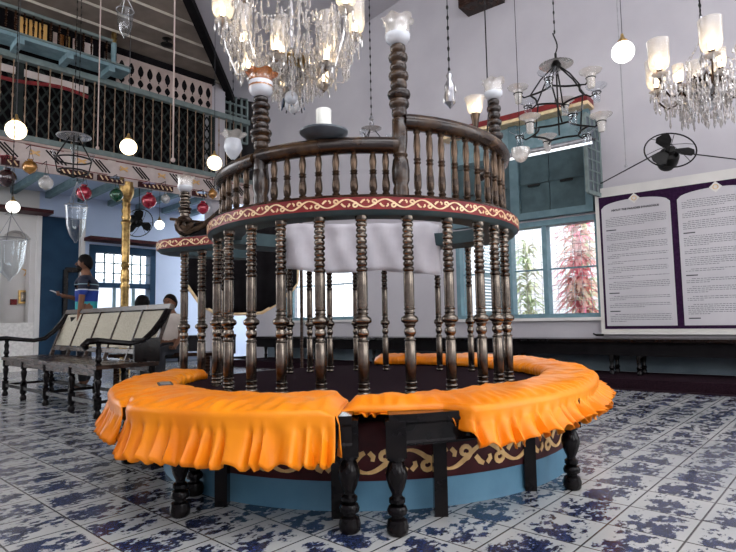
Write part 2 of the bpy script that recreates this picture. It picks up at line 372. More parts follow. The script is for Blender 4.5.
# ------------------------------------------------------------------ setting: frames of the two walls
WN = Vector((0.616, 0.788, 0)); WD = Vector((0.788, -0.616, 0)); WOFF = 8.09         # right-hand wall
GN = Vector((-0.719, 0.695, 0)); GOFF = 10.06; GU = Vector((-0.695, -0.719, 0))        # gallery front
def wallpt(px, py, d=0.0):        # a point on the right wall, d in front of it
    return onplane(px, py, WN, WOFF-d)
def W_(s, z, d=0.0):              # wall frame: s along the wall, z up, d out into the room
    return Vector((3.33, 7.67, 0)) + WD*s - WN*d + Vector((0, 0, z))
def ws(px, py=318): return (wallpt(px, py)-Vector((3.33, 7.67, 0))).dot(WD)
G0 = Vector((-2.4, 12.0, 0))
def G_(u, z, w_=0.0):             # gallery frame: u towards the left, w_ away from the room
    return G0 + GU*u + GN*w_ + Vector((0, 0, z))
def gu(px, py=160, w_=0.0): return (onplane(px, py, GN, GOFF+w_)-G0).dot(GU)
# ================================================================== THE SETTING
struct('floor', MB().box((-1, 5.5, -0.05), (26, 24, 0.1)), 'tiles')

# --- right-hand wall with two window openings
mb = MB()
def wbox(mb, s0, s1, z0, z1, d0, d1):
    return mb.box(W_((s0+s1)/2, (z0+z1)/2, (d0+d1)/2), (s1-s0, abs(d1-d0), z1-z0), WD, WN, (0, 0, 1))
WINS = [(-6.45, -4.5, 0.9, 2.35), (-2.35, -0.05, 0.87, 2.33)]
T = -0.35
wbox(mb, -7.4, -6.45, 0, 9, T, 0); wbox(mb, -4.5, -2.35, 0, 9, T, 0); wbox(mb, -0.05, 6.5, 0, 9, T, 0)
for a, b, z0, z1 in WINS: wbox(mb, a, b, 0, z0, T, 0); wbox(mb, a, b, z1, 9, T, 0)
struct('wall_right', mb, 'wall')
mb = MB(); wbox(mb, -7.0, 5, 0.13, 0.5, 0.0, 0.02); struct('baseboard_right', mb, 'dado')
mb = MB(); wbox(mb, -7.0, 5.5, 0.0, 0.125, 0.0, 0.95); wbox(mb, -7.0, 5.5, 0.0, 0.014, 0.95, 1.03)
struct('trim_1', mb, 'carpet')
for i, (a, b, z0, z1) in enumerate(WINS):
    r = tag(thing('window_%d' % (i+1), W_((a+b)/2, z0, -0.1)), kind='structure')
    f = MB()
    wbox(f, a, a+0.07, z0, z1, -0.2, 0.02); wbox(f, b-0.07, b, z0, z1, -0.2, 0.02)
    wbox(f, a, b, z1-0.08, z1, -0.2, 0.02); wbox(f, a, b, z0, z0+0.06, -0.2, 0.03)
    f.build('window_frame', 'frame', r, smooth=False)
    ms = [-5.5] if i == 0 else [-1.42, -0.86]
    if i == 1: ms = [-1.42, -0.86]
    for q in ms:
        g = MB(); wbox(g, q-0.035 if q > -1 else q-0.05, q+0.035, z0+0.06, z1-0.08, -0.17, 0.0); g.build('mullion', 'frame', r, smooth=False)
    g = MB(); zt = 1.60
    wbox(g, a+0.07, b-0.07, zt-0.012, zt+0.012, -0.13, -0.10)
    g.build('transom', 'frame', r, smooth=False)
    g = MB(); k = a+0.07
    while k < b-0.08:
        wbox(g, k, k+0.006, z0+0.06, z1-0.08, -0.118, -0.112); k += 0.12
    k = z0+0.12
    while k < z1-0.1:
        wbox(g, a+0.07, b-0.07, k, k+0.006, -0.118, -0.112); k += 0.12
    g.build('window_grille', 'steel', r, smooth=False)
    g = MB(); wbox(g, a+0.07, b-0.07, z0+0.06, z1-0.08, -0.15, -0.144); g.build('window_pane', 'clear', r, smooth=False)
    g = MB(); wbox(g, a-0.05, b+0.05, z0-0.045, z0, -0.02, 0.08); g.build('window_sill', 'wallwhite', r, smooth=False)
# outside: blue shutter leaves folded back, garden
def shutter_leaf(s, d, z0, z1, w_, name):
    o = thing(name, W_(s, z0, d), 'light blue slatted shutter leaf open outside the window behind the %s' % ('round stand' if s < -3 else 'right of the round stand'), 'shutter')
    f = MB()
    P = lambda a, z, t: W_(s, z, d) - (-WN)*(a) + WD*t
    for a in (0.0, w_): f.box(W_(s, (z0+z1)/2, d-a), (0.04, 0.05, z1-z0), WD, WN, (0, 0, 1))
    for z in (z0, (z0+z1)/2, z1): f.box(W_(s, z, d-w_/2), (0.04, w_, 0.05), WD, WN, (0, 0, 1))
    f.build('frame', 'teallight', o, smooth=False)
    g = MB(); z = z0+0.04
    while z < z1: g.box(W_(s, z, d-w_/2), (0.02, w_-0.04, 0.03), WD, WN, (0, 0, 1)); z += 0.055
    g.build('slats', 'softblue', o, smooth=False); return o
a = shutter_leaf(-2.12, -0.42, 0.95, 2.28, 0.75, 'window_shutter'); a['label'] = 'light blue slatted shutter outside the large window left of the notice board'
a = shutter_leaf(-4.62, -0.42, 0.95, 2.28, 0.75, 'window_shutter'); a['label'] = 'light blue slatted shutter outside the far window behind the round stand'
gm = MB(); gm.box(W_(-2, -0.02, -6.5), (26, 12, 0.04), WD, WN, (0, 0, 1)); struct('ground_outside', gm, 'gravel')
gm = MB(); gm.box(W_(-2, 1.7, -7.0), (24, 0.2, 3.4), WD, WN, (0, 0, 1)); struct('wall_garden', gm, 'pale')
def spiky(name, s, d, h, n, spread, m, label, seed):
    random.seed(seed); o = thing(name, W_(s, 0, d), label, 'plant', 'garden plants outside the window')
    st = MB(); st.tube([W_(s, 0, d), W_(s+0.02, h*0.5, d), W_(s, h*0.85, d)], [0.03, 0.02, 0.008], 8); st.build('stem', 'gravel', o)
    lf = MB()
    for i in range(n):
        z = h*(0.12+0.85*random.random()); a = random.random()*2*pi; L = spread*(0.6+0.6*random.random())*(1.15-0.5*z/h)
        c = W_(s, z, d); dr = Vector((cos(a), sin(a), 0)); sd = Vector((-sin(a), cos(a), 0)); up = 0.7+0.5*random.random()
        wd = 0.022+0.012*random.random(); vs = []
        for k in range(5):
            t = k/4; p = c + dr*(L*t) + Vector((0, 0, L*(up*t-1.1*t*t))); ww = wd*(0.5+1.6*t)*(1-t)**0.6+0.001
            vs += [p-sd*ww, p+sd*ww+Vector((0, 0, 0.004))]
        lf.add(vs, [(2*k, 2*k+1, 2*k+3, 2*k+2) for k in range(4)])
    lf.build('leaves', m, o)
spiky('pink_plant', -0.62, -0.85, 2.75, 560, 0.50, 'foliage', 'tall pink spiky plant outside the window nearest the notice board', 1)
spiky('pink_plant', -0.20, -1.9, 2.1, 260, 0.40, 'foliage', 'pink spiky plant outside, right of the tallest one, low in the window', 2)
spiky('green_plant', -1.75, -1.5, 2.3, 320, 0.5, 'foliage2', 'pale green leafy plant outside the left pane of the large window', 3)
spiky('green_plant', -1.05, -2.7, 2.6, 300, 0.5, 'foliage2', 'pale green leafy plant outside behind the central window post', 4)

# --- gallery side: wall under and behind the gallery
BW = 2.44                                      # distance from gallery front to back wall
def gbox(mb, u0, u1, z0, z1, w0, w1):
    return mb.box(G_((u0+u1)/2, (z0+z1)/2, (w0+w1)/2), (abs(u1-u0), abs(w1-w0), z1-z0), GU, GN, (0, 0, 1))
def bu(px, py=260): return gu(px, py, BW)
uA, uB = bu(155), bu(89)                       # window
uC, uD = bu(83), bu(38)                        # dark blue doorway
uE, uF = bu(30), bu(2)                        # arch
mb = MB()
ZL = 3.15
gbox(mb, -1.5, uA, 0, 9, BW, BW+0.3); gbox(mb, uA, uB, 0, 1.0, BW, BW+0.3); gbox(mb, uA, uB, 2.62, 9, BW, BW+0.3)
gbox(mb, uB, uC, 0, 9, BW, BW+0.3); gbox(mb, uC, uD, ZL, 9, BW, BW+0.3)
struct('wall_gallery', mb, 'wallblue')
mb = MB(); gbox(mb, uD, uE, 0, ZL, BW, BW+0.3); gbox(mb, uD, uF+3, ZL, 9, BW, BW+0.3); gbox(mb, uF, uF+3, 0, ZL, BW, BW+0.3)
# arched recess cut as a row of little blocks following the curve
na = 14; zc = 2.55; rw = (uF-uE)/2; uc = (uE+uF)/2
for i in range(na):
    a0 = uE+(uF-uE)*i/na; a1 = uE+(uF-uE)*(i+1)/na; am = (a0+a1)/2
    zz = zc + sqrt(max(0, rw*rw-(am-uc)**2))*0.95
    gbox(mb, a0, a1, zz, ZL, BW, BW+0.3)
gbox(mb, uE, uF, 0, ZL, BW+0.3, BW+0.35)
struct('wall_arch', mb, 'wallwhite')
mb = MB(); gbox(mb, uE-0.1, uF+0.3, 0, 0.95, BW-0.02, BW); struct('baseboard_arch', mb, 'gravel')
# door: dark blue double leaf
d = tag(thing('door_1', G_((uC+uD)/2, 0, BW)), kind='structure')
mb = MB(); gbox(mb, uC, uD, 0, ZL, BW+0.12, BW+0.18)
mb.build('door_leaf', 'bluepaint', d, smooth=False)
mb = MB(); gbox(mb, uC-0.03, uC+0.05, 0, ZL, BW-0.03, BW+0.2); gbox(mb, uD-0.05, uD+0.04, 0, ZL, BW-0.03, BW+0.2)
mb.build('door_frame', 'wallwhite', d, smooth=False)
mb = MB(); ue = bu(66, 300)
for (z0, z1) in ((0.1, 2.05),): gbox(mb, ue-0.04, ue+0.04, z0, z1, BW+0.02, BW+0.12)
gbox(mb, ue-0.45, ue, 2.0, 2.1, BW+0.02, BW+0.12)
mb.build('door_rail', 'blackwood', d, smooth=False)
# window under the gallery
r = tag(thing('window_3', G_((uA+uB)/2, 1.0, BW)), kind='structure')
f = MB()
gbox(f, uA, uA+0.13, 1.0, 2.62, BW-0.05, BW+0.2); gbox(f, uB-0.13, uB, 1.0, 2.62, BW-0.05, BW+0.2)
gbox(f, uA, uB, 2.46, 2.62, BW-0.05, BW+0.2); gbox(f, uA, uB, 1.70, 1.80, BW-0.03, BW+0.2); gbox(f, uA, uB, 0.98, 1.06, BW-0.05, BW+0.2)
f.build('window_frame', 'bluepaint', r, smooth=False)
g = MB(); nn = 6
for i in range(1, nn): uu = uA+0.13+(uB-uA-0.26)*i/nn; gbox(g, uu-0.014, uu+0.014, 1.8, 2.46, BW, BW+0.04)
for i in range(1, 3): zz = 1.8+0.66*i/3; gbox(g, uA+0.1, uB-0.1, zz-0.014, zz+0.014, BW, BW+0.04)
for q in (0.33, 0.62): uu = uA+(uB-uA)*q; gbox(g, uu-0.03, uu+0.03, 1.05, 1.7, BW, BW+0.05)
g.build('glazing_bars', 'softblue', r, smooth=False)
g = MB(); gbox(g, uA+0.1, uB-0.1, 1.0, 2.5, BW+0.06, BW+0.066); g.build('window_pane', 'clear', r, smooth=False)
def lintel(u0, u1, z, name):
    m = MB(); gbox(m, u0, u1, z, z+0.07, BW-0.42, BW); struct(name, m, 'maroon')
lintel(uA-0.12, uB+0.12, 2.68, 'trim_2'); lintel(bu(46), uF+1.5, 3.12, 'trim_3')
gm = MB(); gbox(gm, -4, 14, -0.04, 0.0, BW+0.5, BW+7); struct('ground_yard', gm, 'gravel')
gm = MB(); gbox(gm, -4, 14, 0.0, 2.2, BW+4.0, BW+4.2); struct('wall_yard', gm, 'pale')

# --- wall end by the corner, with a square grille window behind the gallery rail
pu0, pu1 = gu(222, 100, 0.25), gu(209, 100, 0.25)
mb = MB(); gbox(mb, pu0, pu1, 0.0, 6.2, 0.12, 0.40); struct('trim_4', mb, 'wall')
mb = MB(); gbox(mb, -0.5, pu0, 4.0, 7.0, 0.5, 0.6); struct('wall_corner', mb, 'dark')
r = tag(thing('window_4', G_(gu(236, 100, 0.45), 4.9, 0.45)), kind='structure')
g = MB(); g0, g1 = gu(247, 100, 0.45), gu(224, 100, 0.45)
for i in range(5): uu = g0+(g1-g0)*i/4; gbox(g, uu-0.018, uu+0.018, 4.95, 6.0, 0.42, 0.47)
for i in range(6): zz = 4.95+1.05*i/5; gbox(g, g0, g1, zz-0.018, zz+0.018, 0.42, 0.47)
g.build('window_frame', 'greyrail', r, smooth=False)

# --- ceiling: planks sloping up from the gallery, dark hip beam, pale slope on the right
def CE(px, py, z): return onfloor(px, py, z)
hipA = CE(226, 84, 5.98); hipB = CE(190, 0, 6.1)
hd = (hipB-hipA).normalized()
far = hipA - hd*4; near = hipB + hd*9
mb = MB()
# planks as separate strips running with the gallery, cut at the hip
n_pl = 30; step = 0.52
def hip_at(wv):                                   # intersection of hip line with plane w = wv
    t = (GN.dot(hipA) - (GOFF+wv))/(-GN.dot(hd)); return hipA + hd*t
tops = []
for i in range(n_pl):
    w0 = 2.6-i*step; w1 = w0-step; a = hip_at(w0); b = hip_at(w1)
    a2 = a+GU*11; b2 = b+GU*11
    vs = [a, b, b2, a2]; vs2 = [v+Vector((0, 0, 0.06)) for v in vs]
    mb.add(vs+vs2, [(0, 1, 2, 3), (7, 6, 5, 4), (0, 4, 5, 1), (1, 5, 6, 2), (2, 6, 7, 3), (3, 7, 4, 0)])
    tops.append((b, b2))
struct('ceiling', mb, 'plank')
mb = MB()
for (b, b2) in tops: mb.tube([b-Vector((0, 0, 0.012)), b2-Vector((0, 0, 0.012))], 0.026, 4)
struct('trim_5', mb, 'batten')
mb = MB(); mb.tube([far-Vector((0, 0, .05)), near-Vector((0, 0, .05))], 0.10, 4, sq=(1, 1)); struct('trim_6', mb, 'dark')
# right-hand slope: from the hip up to the right wall
mb = MB(); q = 8
Pn = [hipA-hd*1.5, near]
R1 = W_(-7.2, 8.6, 0.0); R2 = W_(7, 8.6, 0)
mb.add([Pn[0], Pn[1], R2, R1]+[v+Vector((0, 0, .06)) for v in (Pn[0], Pn[1], R2, R1)], [(0, 1, 2, 3), (7, 6, 5, 4), (0, 4, 5, 1), (1, 5, 6, 2), (2, 6, 7, 3), (3, 7, 4, 0)])
struct('ceiling_slope', mb, 'wall')
mb = MB(); a = wallpt(470, 5, 0.25); b = wallpt(503, 2, 0.25); wbox(mb, ws(468, 5), ws(505, 5), wallpt(486, 10, 0).z, wallpt(486, 10, 0).z+0.35, 0, 0.35); struct('trim_7', mb, 'darkwood')

# ================================================================== UPPER SHUTTERS, NOTICE BOARD, WALL BENCH
t = thing('shuttered_window', W_(-1.3, 2.38, 0.0), 'closed dark teal wooden shutters high on the wall above the large window', 'window shutters')
f = MB(); s0, s1 = -2.35, -0.10
wbox(f, s0, s0+0.1, 2.36, 3.95, 0, 0.10); wbox(f, s1-0.1, s1, 2.36, 3.95, 0, 0.10); wbox(f, s0, s1, 2.36, 2.46, 0, 0.12); wbox(f, -1.32, -1.18, 2.36, 3.95, 0, 0.11)
f.build('frame', 'teallight', t, smooth=False)
for (a, b) in ((s0+0.1, -1.85), (-1.85, -1.32), (-1.18, -0.72), (-0.72, s1-0.1)):
    l = MB(); wbox(l, a+0.005, b-0.005, 2.46, 3.42, 0.0, 0.05)
    for (z0, z1) in ((2.46, 2.54), (2.9, 2.97), (3.34, 3.42)): wbox(l, a+0.005, b-0.005, z0, z1, 0.05, 0.07)
    l.build('shutter_leaf', 'teal', t, smooth=False)
    h = MB(); wbox(h, (a+b)/2-0.09, (a+b)/2+0.09, 2.86, 2.885, 0.07, 0.10); h.build('latch', 'iron', t, smooth=False)
l = MB(); wbox(l, s0+0.1, s1-0.1, 3.42, 3.95, 0.0, 0.05); l.build('upper_panel', 'softblue', t, smooth=False)
l = MB(); wbox(l, s0-0.1, s1+0.05, 3.90, 3.98, 0.0, 0.30); l.build('lintel', 'redpaint', t, smooth=False)
l = MB(); wbox(l, s0-0.1, s1+0.05, 3.85, 3.90, 0.0, 0.28); l.build('lintel_strip', 'creampaint', t, smooth=False)
# grille leaf swung into the room
hp = wallpt(601, 188, 0.05); ft = wallpt(584, 114, 0.45); fb = wallpt(584, 192, 0.45)
t = thing('grille_shutter', Vector((hp.x, hp.y, fb.z)), 'grey barred shutter leaf swung open beside the teal shutters above the notice board corner', 'shutter')
A = Vector((hp.x, hp.y, 0)); B = Vector((ft.x, ft.y, 0)); z0, z1 = fb.z, ft.z
dAB = (A-B).normalized(); nAB = Vector((-dAB.y, dAB.x, 0)); wAB = (A-B).length
mb = MB()
for i in range(4): mb.box(B+dAB*(wAB*i/3)+Vector((0, 0, (z0+z1)/2)), (0.045 if i in (0, 3) else 0.02, 0.04, z1-z0), dAB, nAB)
for i in range(8): mb.box(B+dAB*wAB/2+Vector((0, 0, z0+(z1-z0)*i/7)), (wAB, 0.04, 0.05 if i in (0, 7) else 0.02), dAB, nAB)
mb.build('grille', 'greyrail', t, smooth=False)
mb = MB(); mb.box(B+dAB*wAB/2+Vector((0, 0, (z0+z1)/2)), (wAB-0.04, 0.01, z1-z0-0.04), dAB, nAB); mb.build('panel', 'pewter', t, smooth=False)

# notice board
b0, b1 = ws(600, 260), 1.86; bz0, bz1 = 0.63, 2.66; bd = 0.10
t = thing('notice_board', W_((b0+b1)/2, bz0, bd), 'large ivory and purple notice board with two white text panels on the right wall', 'notice board')
mb = MB(); wbox(mb, b0, b1, bz0, bz1, 0.04, bd); mb.build('backing', 'ivory', t, smooth=False)
mb = MB(); wbox(mb, b0+0.05, b1-0.05, bz0+0.075, bz1-0.13, bd, bd+0.008); mb.build('purple_field', 'purple', t, smooth=False)
def panel(sa, sb, title, heads, seed):
    random.seed(seed)
    za, zb = bz0+0.115, bz1-0.30; n = 20; d0 = bd+0.008; m = MB(); mid = (sa+sb)/2; hw = (sb-sa)/2
    pts = [(sa, za), (sb, za)] + [(sb-(sb-sa)*i/n, zb+0.10*sqrt(max(0, 1-((sb-(sb-sa)*i/n-mid)/hw)**2))) for i in range(n+1)]
    vs = [W_(s, z, d0+0.004) for s, z in pts] + [W_(s, z, d0) for s, z in pts]; k = len(pts)
    m.add(vs, [tuple(range(k)), tuple(reversed(range(k, 2*k)))] + [(i, (i+1) % k, k+(i+1) % k, k+i) for i in range(k)])
    p = m.build('text_panel', 'paper', t, smooth=False)
    e = MB(); e.box(W_(mid, zb+0.10, d0+0.006), (0.10, 0.006, 0.10), (WD+Vector((0, 0, 1))).normalized(), WN, (Vector((0, 0, 1))-WD).normalized())
    e.build('diamond_emblem', 'ivory', p, smooth=False)
    e = MB(); e.tube([W_(mid+0.028*cos(a), zb+0.10+0.028*sin(a), d0+0.011) for a in [2*pi*i/12 for i in range(12)]], 0.005, 5, closed=True); e.build('emblem_ring', 'goldpaint', p)
    ln = MB(); hd_ = MB(); z = zb-(0.13 if title else 0.02); x0, x1 = sa+0.05, sb-0.05; hi = 0
    while z > za+0.05:
        if hi < len(heads) and z < zb-(zb-za)*heads[hi]:
            wbox(hd_, x0, x0+0.13, z-0.012, z+0.002, d0+0.004, d0+0.006); z -= 0.045; hi += 1; continue
        nl = random.randint(2, 6)
        for k in range(nl):
            if z < za+0.05: break
            x = x0 + (0.06 if k == 0 else 0); xe = x1 - random.random()*0.02 if k < nl-1 else x0+(x1-x0)*(0.2+0.6*random.random())
            while x < xe:
                wl = 0.012+0.035*random.random(); wbox(ln, x, min(x+wl, xe), z-0.0085, z, d0+0.004, d0+0.0055); x += wl+0.009
            z -= 0.0235
        z -= 0.030
    ln.build('printed_lines', 'inkgrey', p, smooth=False)['kind'] = 'stuff'; hd_.build('headings', 'ink', p, smooth=False)
    if title:
        cu = bpy.data.curves.new('board_title', 'FONT'); cu.body = title; cu.size = 0.036; cu.align_x = 'CENTER'; cu.extrude = 0.0015; cu.offset = 0.0012
        o = bpy.data.objects.new('tmp', cu); COL.objects.link(o); bpy.context.view_layer.update()
        me = bpy.data.meshes.new_from_object(o); bpy.data.objects.remove(o); me.materials.clear(); me.materials.append(M['ink'])
        R = Matrix((( WD.x, 0, -WN.x, 0), (WD.y, 0, -WN.y, 0), (0, 1, 0, 0), (0, 0, 0, 1)))
        c = W_(mid, zb-0.045, d0+0.006); me.transform(R); me.transform(Matrix.Translation(c-WL[p.name]))
        xs = max((v.co.x**2+v.co.y**2) for v in me.vertices)
        q = bpy.data.objects.new('title', me); COL.objects.link(q); q.parent = p
panel(ws(606, 260), ws(675, 260), 'ABOUT THE PARADESI SYNAGOGUE', [0.10, 0.70, 0.84], 5)
panel(ws(682, 260), ws(682, 260)+0.86, None, [0.26, 0.58, 0.84], 9)
# the clip on the sill next to the board
mb = MB(); c = wallpt(600, 335, 0.1); mb.box(c, (0.10, 0.04, 0.03), WD, WN); mb.tube([c-WD*0.05, c-WD*0.09+Vector((0, 0, 0.02))], 0.012, 6)
tag(mb.build('iron_clamp', 'iron'), 'small black clamp at the lower left corner of the notice board', 'clamp')

# wall bench
t = thing('wall_bench', W_(-0.5, 0.125, 0.45), 'long dark wooden bench running along the right wall under the windows', 'bench')
mb = MB(); wbox(mb, -6.9, 4.2, 0.545, 0.585, 0.06, 0.55); mb.build('seat', 'blackwood', t, smooth=False)
mb = MB(); wbox(mb, -6.9, 4.2, 0.37, 0.545, 0.44, 0.47); wbox(mb, -6.9, 4.2, 0.42, 0.545, 0.1, 0.13); mb.build('apron', 'dark', t, smooth=False)
LEGP = [(0.032, 0), (0.032, 0.05), (0.024, 0.06), (0.036, 0.09), (0.022, 0.12), (0.03, 0.2), (0.038, 0.26), (0.02, 0.31), (0.035, 0.34), (0.035, 0.44)]
lm = mk(MB().lathe(LEGP, 10), 'leg', 'blackwood')
for s in (-6.6, -5.2, -3.8, -2.5, -1.2, 0.12, 0.45, 1.75, 3.2):
    for d in (0.42, 0.14): inst('leg', lm, t, W_(s, 0.125, d), 0, (1, 1, 0.95))
# ================================================================== THE ROUND READING STAND (BIMAH)
CX, CY = -0.03, 4.14
ZP, ZU, ZT = 0.45, 1.47, 1.578            # platform top, underside and top of the painted ring
def ring(phi, R, back=0.56):
    """phi = 0 faces the camera, positive to the right; the far side is flatter"""
    c = cos(phi); return Vector((CX + R*sin(phi), CY - (R*c if c > 0 else back*R*c), 0))
def rnorm(phi):
    e = 1e-3; a = ring(phi+e, 1.0)-ring(phi-e, 1.0); n = Vector((a.y, -a.x, 0)); return n.normalized()
bimah = thing('reading_stand', (CX, CY, 0), 'round two-level reading platform of turned brass columns with a red painted ring', 'reading platform')
# drum
C0 = Vector((-0.02, 3.98, 0)); RD = 1.35
def drum(phi, R): return Vector((C0.x+R*sin(phi), C0.y-R*cos(phi), 0))
mb = MB(); mb.lathe([(RD+0.01, 0), (RD, 0.02), (RD, 0.14), (RD, 0.145)], 72, C0); dr = mb.build('drum', 'drum', bimah)
mb = MB(); mb.lathe([(RD+0.008, 0.135), (RD+0.012, 0.145), (RD+0.012, 0.40), (RD+0.008, 0.405)], 72, C0); db = mb.build('painted_band', 'maroon', bimah)
mb = MB(); mb.lathe([(RD-0.01, 0.405), (RD-0.01, 0.42), (RD-0.03, ZP)], 72, C0); mb.build('platform_floor', 'carpet', bimah)

def spiral(cx, cy, r0, turns, a0, sgn, n=14):
    return [(cx + r0*(1-0.80*i/n)*cos(a0+sgn*turns*2*pi*i/n), cy + r0*(1-0.80*i/n)*sin(a0+sgn*turns*2*pi*i/n)) for i in range(n+1)]
def scroll_band(mb, P, L, W, unit, th, lw):
    """P(u,v,t) maps band coordinates; flat ribbon scrollwork as raised paint"""
    n = max(1, int(round(L/unit))); un = L/n
    def ribbon(pts, lw_):
        m = len(pts); vs = []; 
        for k, (x, y) in enumerate(pts):
            x0, y0 = pts[max(0, k-1)]; x1, y1 = pts[min(m-1, k+1)]; dx, dy = x1-x0, y1-y0; l = sqrt(dx*dx+dy*dy) or 1
            nx, ny = -dy/l*lw_/2, dx/l*lw_/2; tp = 0.35+0.65*sin(pi*min(1, max(0, (k+1.2)/(m+1))))
            for sx, t_ in ((1, 0), (1, th), (-1, th), (-1, 0)): vs.append(P(x+nx*sx*tp, y+ny*sx*tp, t_))
        fs = []
        for k in range(m-1):
            a = 4*k; b = 4*k+4; fs += [(a+1, b+1, b+2, a+2), (a, b, b+1, a+1), (a+2, b+2, b+3, a+3)]
        mb.add(vs, fs)
    for i in range(n):
        u0 = i*un; s = 1 if i % 2 == 0 else -1
        ribbon([(u0+un*k/10, W/2 - s*W*0.34*cos(pi*k/10)) for k in range(11)], lw)
        cx = u0+un*0.42; cy = W/2 + s*W*0.14
        ribbon(spiral(cx, cy, W*0.27, 1.15, -s*pi/2+ (0 if s > 0 else 0), s), lw*0.95)
        ribbon([(u0+un*0.72, W/2-s*W*0.02), (u0+un*0.84, W/2-s*W*0.22), (u0+un*0.95, W/2-s*W*0.30)], lw*1.1)
        ribbon([(u0+un*0.05, W/2+s*W*0.30), (u0+un*0.15, W/2+s*W*0.16), (u0+un*0.13, W/2+s*W*0.02)], lw)
mb = MB(); Ld = 2*pi*RD*200/360
scroll_band(mb, lambda u, v, t_: drum(radians(-100)+u/RD, RD+0.012+t_)+Vector((0, 0, 0.150+v)), Ld, 0.145, 0.20, 0.004, 0.024)
x = mb.build('scroll_painting', 'goldpaint', db)

# ring
prof = [(-0.20, ZU+0.01), (0.0, ZU-0.005), (0.015, ZU+0.0), (0.03, ZU+0.018), (0.035, ZU+0.022), (0.035, ZU+0.09), (0.02, ZU+0.095), (0.012, ZT), (-0.20, ZT)]
RR = 1.10; us = [radians(a) for a in range(-96, 129, 3)]
def ringP(phi, a, z):
    p = ring(phi, RR) + rnorm(phi)*a; return Vector((p.x, p.y, z))
mb = MB(); mb.strip(lambda u, a, z: ringP(u, a, z), [radians(a) for a in range(-180, 184, 4)], prof); rg = mb.build('ring_beam', 'teal', bimah)
mb = MB(); mb.strip(lambda u, a, z: ringP(u, a, z), [radians(a) for a in range(-180, 184, 4)], [(0.03, ZU+0.022), (0.0385, ZU+0.022), (0.0385, ZU+0.092), (0.03, ZU+0.092)]); mb.build('painted_band', 'redpaint', rg)
mb = MB(); mb.strip(lambda u, a, z: ringP(u, a, z), [radians(a) for a in range(-180, 184, 4)], [(0.0, ZU+0.092), (0.036, ZU+0.092), (0.030, ZU+0.098), (0.018, ZT+0.004), (-0.10, ZT+0.006), (-0.10, ZU+0.095)]); mb.build('top_moulding', 'darkwood', rg)
mb = MB(); arc = radians(200)
scroll_band(mb, lambda u, v, t_: ringP(radians(-96)+u/RR, 0.0385+t_, ZU+0.024+v), RR*arc, 0.066, 0.105, 0.003, 0.010)
mb.build('scroll_painting', 'creampaint', rg)

# landing to the left: lower rounded lobe of the ring with its own columns
LB = [(-0.98, 3.92), (-1.12, 4.10), (-1.32, 4.20), (-1.50, 4.27), (-1.62, 4.34), (-1.68, 4.44), (-1.66, 4.58), (-1.55, 4.75), (-1.35, 4.9), (-1.05, 5.0)]
def lobe_pt(i, a, z):
    p0 = Vector((*LB[max(0, i-1)], 0)); p1 = Vector((*LB[min(len(LB)-1, i+1)], 0)); d_ = (p1-p0).normalized(); n_ = Vector((d_.y, -d_.x, 0)); n_ = -n_ if n_.dot(Vector((-0.6, -1, 0))) < 0 and i < 6 else n_
    n_ = Vector((-d_.y, d_.x, 0)) if Vector((-d_.y, d_.x, 0)).dot(Vector((*LB[i], 0))-Vector((-1.2, 4.6, 0))) > 0 else Vector((d_.y, -d_.x, 0))
    p = Vector((*LB[i], 0)) + n_*a; return Vector((p.x, p.y, z))
mb = MB(); mb.strip(lambda i, a, z: lobe_pt(i, a, z-0.02), range(len(LB)), [(-0.14, ZU), (0.0, ZU-0.005), (0.03, ZU+0.02), (0.03, ZU+0.085), (0.01, ZU+0.1), (-0.14, ZU+0.1)]); lb = mb.build('landing_ring', 'teal', bimah)
mb = MB(); mb.strip(lambda i, a, z: lobe_pt(i, a, z-0.02), range(len(LB)), [(0.025, ZU+0.02), (0.036, ZU+0.02), (0.036, ZU+0.09), (0.025, ZU+0.09)]); mb.build('painted_band', 'redpaint', lb)
def lobP(u, v, t_):
    acc = 0
    for i in range(len(LB)-1):
        l = (Vector(LB[i+1])-Vector(LB[i])).length
        if u <= acc+l or i == len(LB)-2:
            q = (u-acc)/l; return lobe_pt(i, 0.036+t_, ZU+v)*(1-q) + lobe_pt(i+1, 0.036+t_, ZU+v)*q
        acc += l
mb = MB(); scroll_band(mb, lobP, 1.25, 0.066, 0.105, 0.003, 0.010); mb.build('scroll_painting', 'creampaint', lb)

# lower columns: turned profile 1.02 m tall
def lowprof():
    p = []
    def bead(z, r, h, base): p.extend([(base, z), (r*0.93, z+h*0.18), (r, z+h*0.5), (r*0.93, z+h*0.82), (base, z+h)])
    p.append((0.036, 0)); p.append((0.036, 0.012))
    bead(0.015, 0.037, 0.022, 0.029); bead(0.04, 0.036, 0.02, 0.029); bead(0.075, 0.034, 0.012, 0.029)
    p += [(0.031, 0.10), (0.032, 0.20), (0.031, 0.30)]
    bead(0.31, 0.034, 0.012, 0.028); p += [(0.024, 0.330), (0.024, 0.335)]
    bead(0.34, 0.034, 0.045, 0.025); bead(0.395, 0.034, 0.012, 0.03)
    p += [(0.047, 0.418), (0.050, 0.43), (0.047, 0.442)]
    p += [(0.030, 0.455)]; bead(0.462, 0.033, 0.012, 0.027); bead(0.485, 0.033, 0.012, 0.027)
    p += [(0.030, 0.51), (0.030, 0.66), (0.029, 0.70)]
    z = 0.70
    for i in range(9): bead(z, 0.0335 if i % 2 == 0 else 0.031, 0.027, 0.024); z += 0.032
    p += [(0.033, 0.99), (0.036, 1.0), (0.036, 1.02)]
    return p
lowm = mk(MB().lathe(lowprof(), 18), 'lower_column', 'brass', angle=50)
Rc = 1.07
front = [-0.272, -0.033, 0.23, 0.47, 0.68, 0.806, 0.905, -0.505, -0.704, -0.888]
for x in front:
    ph = math.asin((x-CX)/Rc); p = ring(ph, Rc); inst('lower_column', lowm, bimah, (p.x, p.y, ZP))
for ph in (-72,):
    p = ring(radians(ph), Rc); inst('lower_column', lowm, bimah, (p.x, p.y, ZP))
